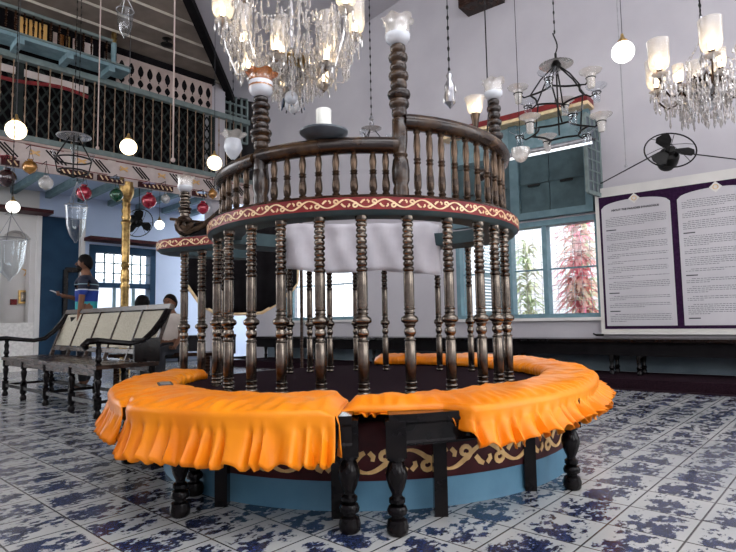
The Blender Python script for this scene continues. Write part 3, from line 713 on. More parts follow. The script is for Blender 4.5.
for (x, y) in ((-1.13, 4.20), (-1.30, 4.29), (-1.47, 4.39)): inst('lower_column', lowm, bimah, (x, y, ZP-0.03), 0, (1, 1, 1.01))
for x in (0.14, 0.587, -0.333, -0.11, -0.50, -0.66, 0.83):
    y = CY + 0.56*sqrt(max(0, Rc*Rc-x*x)); inst('lower_column', lowm, bimah, (x, y, ZP-0.04), 0, (0.82, 0.82, 1.04))
# small dark plinth under the landing columns
mb = MB(); mb.box((-1.36, 4.55, 0.20), (0.55, 0.62, 0.44)); mb.build('landing_floor', 'carpet', bimah, smooth=False)

# upper balustrade
ZR1, ZR2 = 1.885, 2.03                   # rail centre heights: front-left, right
def uprof(h):
    q = [(0.028, 0), (0.028, .03), (0.018, .05), (0.024, .08), (0.015, .11), (0.021, .14), (0.023, .22), (0.022, .30), (0.017, .42), (0.015, .46), (0.023, .485), (0.016, .51), (0.023, .535), (0.016, .56), (0.017, .60), (0.021, .72), (0.018, .84), (0.014, .88), (0.022, .91), (0.015, .94), (0.024, .97), (0.024, 1)]
    return [(r_, z*h) for r_, z in q]
um1 = mk(MB().lathe(uprof(ZR1-ZT-0.02), 14), 'upper_baluster', 'brassdark'); um2 = mk(MB().lathe(uprof(ZR2-ZT-0.02), 14), 'upper_baluster', 'brassdark')
Ru = 1.04
for px in (270, 285, 302, 319, 337, 355.5, 375, 388):
    x = (px-368)/550*3.1; p = ring(math.asin((x-CX)/Ru), Ru); inst('upper_baluster', um1, bimah, (p.x, p.y, ZT+0.004))
for ph in (-44, -51, -58, -65, -72, -80): p = ring(radians(ph), Ru); inst('upper_baluster', um1, bimah, (p.x, p.y, ZT+0.004))
for ph in (18.5, 23, 27.5, 33, 38.5, 44.5, 51, 58, 65, 72, 79, 86, 92, 98, 104): p = ring(radians(ph), Ru); inst('upper_baluster', um2, bimah, (p.x, p.y, ZT+0.004))
def rail(phs, z, r, name='handrail', zf=None):
    pts = []
    for k, a in enumerate(phs):
        p = ring(radians(a), Ru); pts.append((p.x, p.y, z if zf is None else z+zf(k/(len(phs)-1))))
    m = MB(); m.tube(pts, r, 14, sq=(1.15, 0.92)); return m.build(name, 'railwood', bimah)
rail([14+k*3.2 for k in range(32)], ZR2, 0.052)
rail([-36.5+k*3 for k in range(17)], ZR1, 0.052)
rail([-92+k*3 for k in range(19)], ZR1-0.01, 0.050)
# volute handrail on the landing
pts = []
for k in range(22):
    t_ = k/21; pts.append(Vector((-1.46+0.40*t_, 4.36-0.10*t_, 1.60+0.24*t_**1.6)))
sp = [Vector((-1.46-0.07*sin(a)*(1-a/12), 4.36, 1.67-0.07*cos(a)*(1-a/12)-0.0)) for a in [i*0.5 for i in range(16)]]
mb = MB(); mb.tube(list(reversed(sp))+pts, 0.026, 8); mb.build('scroll_handrail', 'brassdark', bimah)
mb = MB(); mb.tube([at(170, 219, 4.3), at(200, 222, 4.3)], 0.012, 6); mb.build('cross_rod', 'brassdark', bimah)
# posts
def postprof(h, split):
    """baluster part up to split, then stacked beads"""
    p = [(0.046, 0), (0.046, 0.05), (0.040, 0.07), (0.050, 0.10), (0.052, 0.16), (0.045, 0.22), (0.036, 0.235), (0.044, 0.25), (0.036, 0.265), (0.040, 0.30), (0.044, split-0.02), (0.044, split+0.10)]
    z = split+0.11; rest = h-z; k = 0; seq = [0.046, 0.060, 0.068, 0.050, 0.060, 0.050, 0.058, 0.046]
    n = len(seq)
    for i, r_ in enumerate(seq):
        z0 = z+rest*i/n; hh = rest/n; p += [(r_*0.72, z0), (r_*0.93, z0+hh*0.2), (r_, z0+hh*0.5), (r_*0.93, z0+hh*0.8)]
    p.append((0.028, h)); return p
def cup(parent, c, s, rim):
    m = MB(); m.lathe([(0.03*s, 0), (0.055*s, 0.010*s), (0.075*s, 0.032*s), (0.080*s, (0.06 if rim == 'frost' else 0.09)*s), (0.076*s, (0.07 if rim == 'frost' else 0.10)*s)], 20, c); b = m.build('lamp_bowl', 'opal', parent)
    m = MB(); m.shell([(0.080*s, 0.06*s), (0.074*s, 0.10*s), (0.074*s, 0.13*s), (0.088*s, 0.155*s), (0.100*s, 0.163*s)], 32, c, wave=(0.12, 6, 3), th=0.005); m.build('glass_rim', rim, b); return b
def post(x, y, z, h, split, s=1.0, rim='frost', mat_='railwood'):
    m = MB(); m.lathe([(r_*s, z_) for r_, z_ in postprof(h, split)], 20, (x, y, z)); p = m.build('post', mat_, bimah, angle=50)
    cup(p, (x, y, z+h-0.005), 0.95*s, rim); return p
p = ring(radians(12.6), 1.05); post(p.x, p.y, ZT, 0.915, 0.36)
p = ring(radians(-35.5), 1.05); post(p.x, p.y, ZT, 0.685, 0.24, 1.0, 'amberrim')
p = ring(radians(84), 1.03); post(p.x, p.y+0.1, ZT, 0.99, 0.45, 0.95)
post(-1.475, 4.40, ZU+0.08, 0.40, 0.08, 0.8, mat_='brass')
# white cloth hung at the back of the platform
mb = MB(); vs = []; nx, nz = 44, 10
for j in range(nz+1):
    for i in range(nx+1):
        x = -0.66+1.26*i/nx; q = i/nx; zt = 1.66; zb = 1.265+0.04*(1-q)-0.03*abs(sin(q*5.2)); z = zb+(zt-zb)*j/nz
        y = 4.38+0.018-0.12*abs(2*q-1)**3*sin(q*17)+0.012*sin(q*41+j*0.5)+0.02*mnoise.noise(Vector((q*5, j*0.3, 0)))
        vs.append((x, y, z))
mb.add(vs, [(j*(nx+1)+i, j*(nx+1)+i+1, (j+1)*(nx+1)+i+1, (j+1)*(nx+1)+i) for j in range(nz) for i in range(nx)])
o = mb.build('hanging_cloth', 'whitecloth'); tag(o, 'creased white cloth hanging behind the columns under the painted ring', 'cloth')
sm = o.modifiers.new('t', 'SOLIDIFY'); sm.thickness = 0.004

# dark scalloped curtain with cream edging behind the left columns
cy_ = 6.6
c0, c1 = at(188, 250, cy_), at(297, 250, cy_)
def cedge(q):      # lower edge heights (metres) along the curtain
    pts = [(0, 1.33), (0.12, 1.10), (0.28, 0.98), (0.55, 0.98), (0.68, 0.99), (0.82, 1.10), (0.95, 1.25), (1.0, 1.34)]
    for (a, za), (b, zb) in zip(pts, pts[1:]):
        if a <= q <= b: return za+(zb-za)*(q-a)/(b-a)
t = thing('doorway_curtain', Vector(((c0.x+c1.x)/2, cy_, 0.98)), 'black curtain with a scalloped cream gold edge hanging behind the left columns', 'curtain')
vs = []; nx, nz = 50, 6; mb = MB()
for j in range(nz+1):
    for i in range(nx+1):
        q = i/nx; x = c0.x+(c1.x-c0.x)*q; zb = cedge(q); z = zb+(2.1-zb)*j/nz; vs.append((x, cy_+0.03*sin(q*30), z))
mb.add(vs, [(j*(nx+1)+i, j*(nx+1)+i+1, (j+1)*(nx+1)+i+1, (j+1)*(nx+1)+i) for j in range(nz) for i in range(nx)])
o = mb.build('fabric', 'dark', t); o.modifiers.new('t', 'SOLIDIFY').thickness = 0.01
mb = MB(); mb.tube([(c0.x+(c1.x-c0.x)*q, cy_-0.01, cedge(q)) for q in [i/40 for i in range(41)]] + [(c1.x+0.02*sin(k), cy_-0.01, 1.34+0.25*k) for k in range(1, 4)], 0.02, 6); mb.build('edging', 'creampaint', t)
mb = MB(); mb.tube([(c0.x-0.05, cy_, 2.1), (c1.x+0.05, cy_, 2.1)], 0.02, 8); mb.build('curtain_rail', 'darkwood', t)
for xx in (c0.x-0.05, c1.x+0.05):
    mb = MB(); mb.lathe([(0.06, 0), (0.03, 0.04), (0.02, 0.1), (0.02, 2.1)], 10, (xx, cy_, 0)); mb.build('stand_post', 'darkwood', t)

# candle and dish on the front rail
zc = ZR1+0.045
p = ring(math.asin(((325-368)/550*3.1-CX)/Ru), Ru)
mb = MB(); mb.lathe([(0.05, 0), (0.11, 0.012), (0.14, 0.035), (0.142, 0.045), (0.128, 0.045), (0.115, 0.03), (0.02, 0.028)], 32, (p.x, p.y, zc))
tag(mb.build('candle_dish', 'pewter'), 'wide blue-grey metal dish on the front handrail under the white candle', 'dish')
mb = MB(); mb.lathe([(0.043, 0), (0.045, 0.003), (0.045, 0.145), (0.042, 0.149), (0.0, 0.144)], 24, (p.x, p.y, zc+0.03)); t = mb.build('candle', 'wax')
tag(t, 'short thick white candle standing in the dish on the handrail', 'candle')
m = MB(); m.tube([(p.x, p.y, zc+0.172), (p.x+0.002, p.y, zc+0.19)], 0.002, 5); m.build('wick', 'ink', t)

# ================================================================== CURVED BENCHES AND THEIR ORANGE COVERS
BC = Vector((0.0, 4.0, 0))
RT = [(-180, 1.78), (-120, 1.68), (-85, 1.63), (-60, 1.68), (-50, 1.70), (-42, 1.70), (-33, 1.84), (-22, 1.82), (0, 1.735), (15, 1.69), (30, 1.60), (43, 1.55), (60, 1.55), (80, 1.58), (100, 1.66), (130, 1.85), (180, 1.85)]
def interp(tab, a):
    for (x0, y0), (x1, y1) in zip(tab, tab[1:]):
        if x0 <= a <= x1: q = (a-x0)/(x1-x0); q = q*q*(3-2*q); return y0+(y1-y0)*q
    return tab[-1][1] if a > tab[-1][0] else tab[0][1]
RI = [(-180, 1.3), (-90, 1.30), (-60, 1.33), (-35, 1.34), (0, 1.33), (40, 1.18), (90, 1.20), (110, 1.20), (180, 1.3)]
def bp(deg, r, z): a = radians(deg); return Vector((BC.x+r*sin(a), BC.y-r*cos(a), z))
BLEG = [(0.034, 0), (0.044, 0.01), (0.047, 0.035), (0.040, 0.062), (0.026, 0.07), (0.026, 0.078), (0.040, 0.085), (0.043, 0.10), (0.036, 0.115), (0.025, 0.12), (0.034, 0.13), (0.034, 0.145), (0.022, 0.155), (0.022, 0.165), (0.034, 0.19), (0.046, 0.235), (0.046, 0.255), (0.034, 0.285), (0.028, 0.295), (0.038, 0.30), (0.038, 0.315)]
bleg = mk(MB().lathe(BLEG, 20), 'leg', 'blackwood')
def BR(u): return interp(RT, u)+(min(0, interp(rot, u))-0.02 if u > 40 else 0)
rot = [(-5, -0.16), (6, -0.13), (11, -0.10), (15, 0.015), (40, 0.01), (70, -0.05), (100, -0.06), (130, -0.05)]
def bench(name, a0, a1, outer, inner, label, ext=0.02):
    t = thing(name, bp((a0+a1)/2, 1.55, 0), label, 'bench', 'curved benches around the reading platform')
    n = max(4, int((a1-a0)/4)); us = [a0+(a1-a0)*i/n for i in range(n+1)]
    m = MB(); m.strip(lambda u, a, z: bp(u, (BR(u)-0.03 if a else interp(RI, u)+0.03), z), us, [(0, 0.465), (1, 0.465), (1, 0.49), (0, 0.49)]); m.build('seat', 'blackwood', t, smooth=False)
    m = MB(); m.strip(lambda u, a, z: bp(u, BR(u)-0.055+a, z), us, [(0, 0.36), (0.02, 0.36), (0.022, 0.37), (0.016, 0.38), (0.016, 0.445), (0.026, 0.455), (0.026, 0.465), (0, 0.465)]); m.build('apron', 'blackwood', t, smooth=False)
    m = MB(); m.strip(lambda u, a, z: bp(u, interp(RI, u)+0.05+a, z), us, [(0, 0.39), (0.02, 0.39), (0.02, 0.465), (0, 0.465)]); m.build('inner_apron', 'blackwood', t, smooth=False)
    for (x, y) in outer:
        l = inst('leg', bleg, t, (x, y, 0)); b = MB(); b.box((x, y, 0.39), (0.085, 0.085, 0.15)); b.build('leg_block', 'blackwood', l, smooth=False)
    for (x, y) in inner:
        b = MB(); b.box((x, y, 0.2325), (0.06, 0.06, 0.465)); b.build('inner_leg', 'blackwood', t, smooth=False)
    return t
def BP(deg, r): v = bp(deg, r, 0); return (v.x, v.y)
bench('curved_bench', -44, -2.6, [(-0.094, 2.375), (-0.881, 2.60), BP(-40, 1.42)], [BP(-30, 1.45), BP(-6, 1.45)], 'black curved bench at the left front under the frilled orange cover')
bench('curved_bench', 2.6, 56, [(0.104, 2.340), (1.03, 2.90)], [(0.31, 2.56), (0.81, 2.90)], 'black curved bench at the right front, its apron bare of the orange cover')
bench('curved_bench', -105, -46.5, [BP(-75, 1.60), BP(-101, 1.60)], [BP(-70, 1.42), BP(-98, 1.42)], 'black curved bench at the far left behind the front cover')
bench('curved_bench', 58.5, 128, [BP(94, 1.42), BP(125, 1.72)], [BP(66, 1.30), BP(118, 1.35)], 'black curved bench at the right side of the platform')
bench('curved_bench', 131, 178, [BP(134, 1.75), BP(175, 1.75)], [BP(136, 1.4), BP(173, 1.4)], 'black curved bench at the far side behind the columns')

def cloth(name, a0, a1, label, drop, flare, rout, endfold=(0, 0), freq=0.82, seed=0, th=0.52, step=0.26, inner=RI, off_in=0.0):
    """annular cover: flat gathered top, rolled rim, frilled skirt. drop/flare/rout are functions of the angle"""
    n = int((a1-a0)/step); rows = []
    NT, NR, NS = 12, 4, 9
    vs = []
    for i in range(n+1):
        a = a0+(a1-a0)*i/n; ri = interp(inner, a)+off_in; ro = rout(a)
        dp = drop(a); fl = flare(a); e = min(a-a0, a1-a)
        ef = min(1, e/2.0)                                        # ends rounded off
        col = []
        na = a*0.12+seed*7
        jag = 0.03*mnoise.noise(Vector((a*0.22, seed, 0)))+0.014*mnoise.noise(Vector((a*0.9, seed, 3)))
        col.append((ri+jag+0.004, th-0.06)); 
        for k in range(NT+1):
            q = k/NT; r_ = ri+jag+(ro-0.02-ri-jag)*q
            wz = 0.016*mnoise.noise(Vector((a*0.10, r_*7, seed)))+0.012*mnoise.noise(Vector((a*0.35+r_*5, r_*9, seed+5)))
            wz += 0.006*sin(a*2.6+2*sin(a*0.3))*max(0, q-0.55)*2*(1+0.5*mnoise.noise(Vector((a*0.5, 0, seed))))
            col.append((r_, th+wz+0.018*sin(pi*q)**0.5-(0.012 if k == 0 else 0)))
        for k in range(1, NR+1):
            b = (pi/2)*k/NR; col.append((ro-0.02+0.028*sin(b), th-0.028*(1-cos(b))*1.2))
        zr = th-0.034
        col.append((ro+0.004, zr-0.035*min(1, dp/0.1)))            # seam
        fphase = a*freq*pi/2+1.2*mnoise.noise(Vector((a*0.35, seed, 9)))+0.5*sin(a*0.9)
        for k in range(1, NS+1):
            q = k/NS; amp = (0.006+0.024*q)*(0.7+0.7*abs(mnoise.noise(Vector((a*0.5, 2, seed)))))
            s1 = sin(fphase*2.2); s2 = sin(fphase*4.1+1.3)
            r_ = ro+0.004+fl*q+amp*(s1+0.45*s2)-0.008*sin(pi*q)
            z_ = zr-0.035*min(1, dp/0.1)-dp*q+0.012*q*sin(fphase*2.2+0.8)*(1+3*fl*4)*(1.0)
            col.append((r_, z_))
        m = len(col)
        for (r_, z_) in col:
            zz = z_ if ef >= 1 else th-0.03+(z_-th+0.03)*ef if z_ > th-0.06 else z_
            v = bp(a, r_, zz)
            # tangential shear of the skirt
            vs.append(v)
        rows.append(m)
    m = rows[0]; mb = MB(); mb.add(vs, [(i*m+k, (i+1)*m+k, (i+1)*m+k+1, i*m+k+1) for i in range(n) for k in range(m-1)])
    # closed end flaps
    for i, sg in ((0, -1), (n, 1)):
        base = len(mb.v); nrm = (bp(a0+1, 1, 0)-bp(a0, 1, 0)).normalized() if sg < 0 else (bp(a1, 1, 0)-bp(a1-1, 1, 0)).normalized()
        cols = [Vector(vs[i*m+k]) for k in range(m)]
        ring_ = cols[1:NT+2]; L = len(ring_)
        dd = endfold[0] if sg < 0 else endfold[1]
        if dd <= 0: continue
        pts = []
        for j in range(5):
            q = j/4
            for k, c in enumerate(ring_): pts.append(c + nrm*(sg*(0.012*min(1, j)+0.012*q*sin(k*2.2)*1.0)) - Vector((0, 0, dd*q)))
        mb.add(pts, [(j*L+k, j*L+k+1, (j+1)*L+k+1, (j+1)*L+k) for j in range(4) for k in range(L-1)])
    o = mb.build(name, 'orange', None, smooth=True, angle=80); sm = o.modifiers.new('t', 'SOLIDIFY'); sm.thickness = 0.004
    return tag(o, label, 'bench cover', 'orange satin covers on the curved benches')
ro_ = lambda a: interp(RT, a)+0.015
cloth('orange_bench_cover', -50, -4.6, 'orange satin cover with a deep gathered frill on the left front bench', lambda a: 0.15, lambda a: 0.035, lambda a: interp([(-50, 1.60), (-42, 1.73), (-34, 1.875), (-22, 1.84), (0, 1.75)], a), endfold=(0.13, 0.17), seed=1, th=0.53)
cloth('orange_bench_cover', -104, -43, 'orange satin cover at the far left, half hidden behind the front cover', lambda a: 0.13, lambda a: 0.04, lambda a: interp([(-104, 1.64), (-85, 1.64), (-60, 1.70), (-43, 1.76)], a), endfold=(0.0, 0.14), seed=2, th=0.512)
drt = [(-5, 0.01), (11, 0.012), (16, 0.10), (22, 0.11), (40, 0.085), (70, 0.07), (130, 0.06)]
flt = [(-5, 0.0), (10.5, 0.005), (15, 0.05), (20, 0.05), (45, 0.065), (70, 0.07), (130, 0.08)]
cloth('orange_bench_cover', -4.4, 128, 'crumpled orange satin cover sweeping round the right side, pulled back from the bare front apron', lambda a: interp(drt, a), lambda a: interp(flt, a), lambda a: interp(RT, a)+interp(rot, a), endfold=(0.0, 0.0), seed=3, freq=0.66)
cloth('orange_bench_cover', 130, 178, 'orange satin cover on the far bench seen between the columns', lambda a: 0.12, lambda a: 0.03, ro_, seed=5)
# card on the cover
c = at(165, 386, 3.05)
t = thing('framed_card', (c.x, c.y, 0.548), 'small black framed card lying on the orange cover at the left', 'card')
a_ = radians(25); ux = Vector((cos(a_), sin(a_), 0)); uy = Vector((-sin(a_), cos(a_), 0))
mb = MB(); mb.box((c.x, c.y, 0.552), (0.072, 0.15, 0.008), ux, uy); mb.build('frame', 'ink', t, smooth=False)
mb = MB(); mb.box((c.x, c.y, 0.557), (0.052, 0.125, 0.003), ux, uy); mb.build('card', 'steel', t, smooth=False)
# ================================================================== GALLERY
gal = thing('gallery', G_(2.9, 3.34, 0.3), 'wooden gallery across the left wall with lattice screen and thin beaded balusters', 'gallery')
UL = 5.9
mb = MB(); gbox(mb, 0.05, UL, 3.62, 3.93, 0.03, BW-0.02); mb.build('floor_deck', 'wallblue', gal, smooth=False)
mb = MB(); gbox(mb, 0.05, UL, 3.42, 3.88, 0.0, 0.03); fas = mb.build('fascia', 'fascia', gal, smooth=False)
mb = MB(); gbox(mb, 0.0, UL, 3.88, 3.97, -0.07, 0.03); mb.build('cornice', 'greyrail', gal, smooth=False)
mb = MB(); gbox(mb, 0.0, UL, 3.84, 3.885, -0.045, 0.03); mb.build('cornice_strip', 'pinkboard', gal, smooth=False)
u = 0.3
while u < UL-0.5:
    m = MB()
    for k in range(3):
        a = G_(u+0.06*k, 3.60, -0.006); b = G_(u+0.20+0.06*k, 3.80, -0.006); dd = (b-a).normalized()
        m.box((a+b)/2, ((b-a).length, 0.012, 0.022), dd, GN, dd.cross(GN))
    m.build('diagonal_strips', 'dark', fas, smooth=False)
    m = MB()
    for sx in (-1, 1):
        a = G_(u+0.48-0.07, 3.72-0.035*sx, -0.01); b = G_(u+0.48+0.07, 3.72+0.035*sx, -0.01); dd = (b-a).normalized(); m.box((a+b)/2, ((b-a).length, 0.014, 0.03), dd, GN, dd.cross(GN))
    m.build('cross_ornament', 'goldpaint', fas, smooth=False)
    m = MB()
    for z in (3.56, 3.835): gbox(m, u+0.05, u+0.62, z-0.006, z+0.006, -0.012, 0)
    m.build('panel_bead', 'redpaint', fas, smooth=False)
    u += 0.72
for (p0, p1) in ((0, 18), (60, 92), (97, 123), (138, 172), (192, 206)):
    u0, u1 = gu(p1, 185), gu(p0, 180); m = MB(); gbox(m, u0, u1, 3.43, 3.53, -0.06, 0.0); x = m.build('rope_moulding', 'maroon', gal, smooth=False)
    m = MB(); k = u0+0.03
    while k < u1-0.05:
        a = G_(k, 3.445, -0.064); b = G_(k+0.05, 3.515, -0.064); dd = (b-a).normalized(); m.box((a+b)/2, ((b-a).length, 0.008, 0.022), dd, GN, dd.cross(GN)); k += 0.085
    m.build('cream_twists', 'creampaint', x, smooth=False)
for i in range(9):
    u = 0.35+i*0.62; m = MB(); gbox(m, u, u+0.10, 3.50, 3.62, 0.06, BW-0.02); m.build('joist', 'softblue', gal, smooth=False)
# rail, balusters
mb = MB(); gbox(mb, 0.25, UL, 5.20, 5.30, -0.06, 0.06); mb.build('top_rail', 'greyrail', gal, smooth=False)
gb = mk(MB().lathe([(0.018, 0), (0.018, 0.04), (0.009, 0.06), (0.013, 0.30), (0.024, 0.33), (0.013, 0.36), (0.010, 0.60), (0.024, 0.63), (0.024, 0.65), (0.010, 0.68), (0.013, 0.92), (0.024, 0.95), (0.013, 0.98), (0.009, 1.18), (0.018, 1.2), (0.018, 1.24)], 8), 'baluster', 'goldbal' if 'goldbal' in M else 'pinkboard')
for i in range(30):
    u = 0.45+0.178*i; inst('baluster', gb, gal, G_(u, 3.965, 0.0), 0, (0.75, 0.75, 1))
m = MB(); la = 0.155; z0, z1 = 3.97, 5.2
for sg in (-1, 1):
    u = 0.3-1.3
    while u < UL+1.3:
        a0 = u; b0 = u+sg*(z1-z0)*0.62
        qa, qb = 0.0, 1.0
        def cl(v): return min(UL, max(1.05, v))
        # clip on u range
        ua, ub = a0, b0; za, zb = z0, z1
        if max(ua, ub) > 1.05 and min(ua, ub) < UL:
            if ua < 1.05: q = (1.05-ua)/(ub-ua); za = z0+(z1-z0)*q; ua = 1.05
            if ub < 1.05: q = (1.05-ua)/(ub-ua); zb = za+(z1-za)*q; ub = 1.05
            if abs(zb-za) > 0.05:
                a = G_(ua, za, 0.16+0.012*sg); b = G_(ub, zb, 0.16+0.012*sg); dd = (b-a).normalized(); m.box((a+b)/2, ((b-a).length, 0.012, 0.03), dd, GN, dd.cross(GN))
        u += la
m.build('lattice_screen', 'lattice', gal, smooth=False)
mb = MB(); gbox(mb, 0.35, UL, 3.93, 6.2, 0.9, 0.95); mb.build('dark_back_sheet', 'dark', gal, smooth=False)  # dark sheet added so the space behind the lattice reads as shaded
for px in (18, 212):
    u = gu(px, 110, 0.12); m = MB(); gbox(m, u-0.06, u+0.06, 3.95, 5.3, 0.08, 0.14); m.build('screen_post', 'lattice', gal, smooth=False)
m = MB(); n = 24; ua, ub = gu(88, 95, 0.1), UL
for i in range(n):
    q0, q1 = i/n, (i+1)/n; f_ = lambda q: 4.93+0.05*sin(q*9)
    a = G_(ua+(ub-ua)*q0, f_(q0), 0.09); b = G_(ua+(ub-ua)*q1, f_(q1), 0.09); dd = (b-a).normalized(); m.box((a+b)/2, ((b-a).length*1.03, 0.02, 0.06), dd, GN, dd.cross(GN))
m.build('red_valance', 'redpaint', gal, smooth=False)
m = MB(); gbox(m, ua, ub, 5.0, 5.12, 0.09, 0.11); m.build('white_valance', 'fascia', gal, smooth=False)
# pierced board: solid, raised dark spades stand in for the shaded holes
z0, z1 = 5.30, 5.86; u0, u1 = 1.15, 3.10
mb = MB(); gbox(mb, u0, u1, z0, z1, 0.0, 0.03); pb = mb.build('pierced_board', 'pinkboard', gal, smooth=False)
ns = 11
for i in range(ns):
    uc_ = u0+0.09+(u1-u0-0.18)*i/(ns-1)
    for (zc_, h, ww) in ((5.66, 0.26, 0.055), (5.42, 0.17, 0.055)):
        pts = []
        for k in range(16):
            a = 2*pi*k/16; y = cos(a); x = sin(a)*(1-0.45*(y if y > 0 else 0))
            pts.append((uc_+x*ww, zc_+y*h*0.42-(0.0)))
        m = MB(); vs = [G_(a, b, -0.004) for a, b in pts]+[G_(a, b, 0.0) for a, b in pts]; k = 16
        m.add(vs, [tuple(range(k)), tuple(reversed(range(k, 2*k)))]+[(j, (j+1) % k, k+(j+1) % k, k+j) for j in range(k)])
        m.box(G_(uc_, zc_-h*0.42, -0.002), (0.02, 0.006, 0.07), GU, GN); m.build('spade_hole_shade', 'dark', pb, smooth=False)
mb = MB(); gbox(mb, 1.1, UL, 5.86, 5.97, -0.05, 0.06); mb.build('head_beam', 'dark', gal, smooth=False)
# upper projecting landing
up = thing('upper_landing', G_(4.4, 5.30, -0.25), 'weathered blue projecting upper landing with amber panels in its balustrade', 'balcony')
ue0 = gu(130, 82, -0.45)
mb = MB(); gbox(mb, ue0, UL, 5.36, 5.42, -0.47, -0.07); mb.build('landing_deck', 'softblue', up, smooth=False)
mb = MB(); gbox(mb, ue0, UL, 5.42, 5.445, -0.50, -0.40); mb.build('edge_moulding', 'greyrail', up, smooth=False)
for px in (20, 70, 112):
    u = gu(px, 60, -0.5); m = MB(); gbox(m, u-0.05, u+0.05, 5.26, 5.36, -0.52, -0.1); m.build('bracket', 'softblue', up, smooth=False)
uq = gu(114, 45, -0.43); zb_ = 5.445; zt_ = onplane(60, 22, GN, GOFF-0.43).z
mb = MB(); gbox(mb, uq, UL, zt_-0.05, zt_, -0.46, -0.40); mb.build('handrail', 'greyrail', up, smooth=False)
ub_ = mk(MB().lathe([(0.02, 0), (0.011, 0.05), (0.02, 0.17), (0.011, 0.2), (0.022, 0.3), (0.011, 0.36), (0.02, zt_-zb_-0.06)], 8), 'baluster', 'darkwood')
u = uq+0.12
while u < UL: inst('baluster', ub_, up, G_(u, zb_, -0.43)); u += 0.125
m = MB(); m.lathe([(0.045, 0), (0.045, 0.35), (0.05, 0.36), (0.04, 0.37)], 12, G_(uq, zb_, -0.43)); x = m.build('newel_post', 'softblue', up)
m = MB(); m.lathe([(0.04 if k % 2 else 0.05, 0.37+0.035*k) for k in range(10)]+[(0.01, 0.76)], 12, G_(uq, zb_, -0.43)); m.build('gilded_top', 'gold', x)
for (p0, p1) in ((14, 17), (19, 27), (29, 37), (39, 47)):
    m = MB(); gbox(m, gu(p1, 30, -0.36), gu(p0, 30, -0.36), zb_, zt_-0.1, -0.38, -0.36); m.build('amber_panel', 'yellowpane' if p0 > 15 else 'darkwood', up, smooth=False)
for (p0, p1, mm) in ((53, 57, 'pinkboard'), (60, 64, 'amberrim'), (66, 70, 'gold'), (73, 77, 'pinkboard'), (84, 93, 'fascia')):
    m = MB(); gbox(m, gu(p1, 40, -0.30), gu(p0, 40, -0.30), zb_, zb_+0.28, -0.31, -0.29); m.build('back_panel', mm, up, smooth=False)
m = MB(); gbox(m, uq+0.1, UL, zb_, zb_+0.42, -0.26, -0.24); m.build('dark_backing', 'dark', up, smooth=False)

t = thing('corner_bench', G_(1.2, 0, BW-0.4), 'long black bench against the pale blue wall behind the curtain', 'bench')
m = MB(); gbox(m, -0.6, 2.3, 0.53, 0.60, BW-0.62, BW-0.03); m.build('seat', 'blackwood', t, smooth=False)
m = MB(); gbox(m, -0.6, 2.3, 0.12, 0.53, BW-0.60, BW-0.56); m.build('front_panel', 'dark', t, smooth=False)
for uu in (-0.5, 0.8, 2.2): m = MB(); gbox(m, uu-0.04, uu+0.04, 0, 0.53, BW-0.56, BW-0.45); m.build('leg', 'blackwood', t, smooth=False)

# gilded column carrying the gallery
cu_ = G_(2.84, 0, 0.10)
def gilt(px_, m_):
    p = [(0.11, 0), (0.11, 0.25), (0.08, 0.28)]; z = 0.3
    for (z_, hh) in ((1.15, 0.42), (1.55, 0.3), (2.0, 0.1), (2.75, 0.12)): pass
    p += [(0.072, 0.9), (0.072, 1.52), (0.082, 1.55), (0.085, 1.58), (0.066, 1.62), (0.082, 1.68), (0.085, 1.76), (0.07, 1.80), (0.082, 1.86), (0.06, 1.9), (0.08, 1.95), (0.062, 2.0), (0.075, 2.03), (0.072, 2.06), (0.070, 2.70), (0.088, 2.73), (0.088, 2.76), (0.066, 2.79), (0.085, 2.85), (0.066, 2.9), (0.082, 2.97), (0.066, 3.03), (0.08, 3.1), (0.066, 3.14), (0.10, 3.22), (0.13, 3.30), (0.13, 3.5)]
    return p
mb = MB(); mb.lathe(gilt(0, 0), 14, cu_); tag(mb.build('gilded_column', 'gold'), 'tall gilded turned column holding up the gallery behind the settee', 'column')

# ================================================================== CANE BACKED SETTEE
F0 = Vector((-2.606, 5.31, 0)); SL = Vector((-0.755, 0.656, 0)); SD = Vector((0.656, 0.755, 0))
def S_(s, d, z): return F0 + SL*s + SD*d + Vector((0, 0, z))
set_ = thing('cane_settee', S_(1.35, 0.3, 0), 'long dark wooden settee with cream cane back panels and turned legs', 'settee')
SLEN = 2.72
def sbox(m, s0, s1, d0, d1, z0, z1): return m.box(S_((s0+s1)/2, (d0+d1)/2, (z0+z1)/2), (s1-s0, d1-d0, z1-z0), SL, SD)
m = MB(); sbox(m, -0.05, SLEN+0.05, -0.03, 0.60, 0.455, 0.495); m.build('seat', 'darkwood', set_, smooth=False)
m = MB(); sbox(m, 0, SLEN, -0.01, 0.02, 0.39, 0.455); sbox(m, 0, SLEN, 0.54, 0.57, 0.39, 0.455); m.build('seat_rail', 'darkwood', set_, smooth=False)
sl_ = mk(MB().lathe([(0.03, 0), (0.036, 0.02), (0.03, 0.05), (0.02, 0.065), (0.036, 0.085), (0.036, 0.19), (0.02, 0.2), (0.034, 0.22), (0.02, 0.24), (0.03, 0.30), (0.034, 0.34), (0.022, 0.36), (0.036, 0.38), (0.036, 0.46)], 12), 'leg', 'blackwood')
for s in (0.0, 0.62, 1.33, 2.05, SLEN):
    for d in (0.01, 0.55): inst('leg', sl_, set_, S_(s, d, 0))
m = MB(); sbox(m, 0, SLEN, -0.005, 0.025, 0.12, 0.16); m.build('front_stretcher', 'blackwood', set_, smooth=False)
m = MB(); sbox(m, 0, SLEN, 0.535, 0.565, 0.12, 0.16); m.build('rear_stretcher', 'blackwood', set_, smooth=False)
for s in (0.0, 1.33, SLEN):
    m = MB(); sbox(m, s-0.015, s+0.015, 0.0, 0.55, 0.13, 0.16); m.build('side_stretcher', 'blackwood', set_, smooth=False)
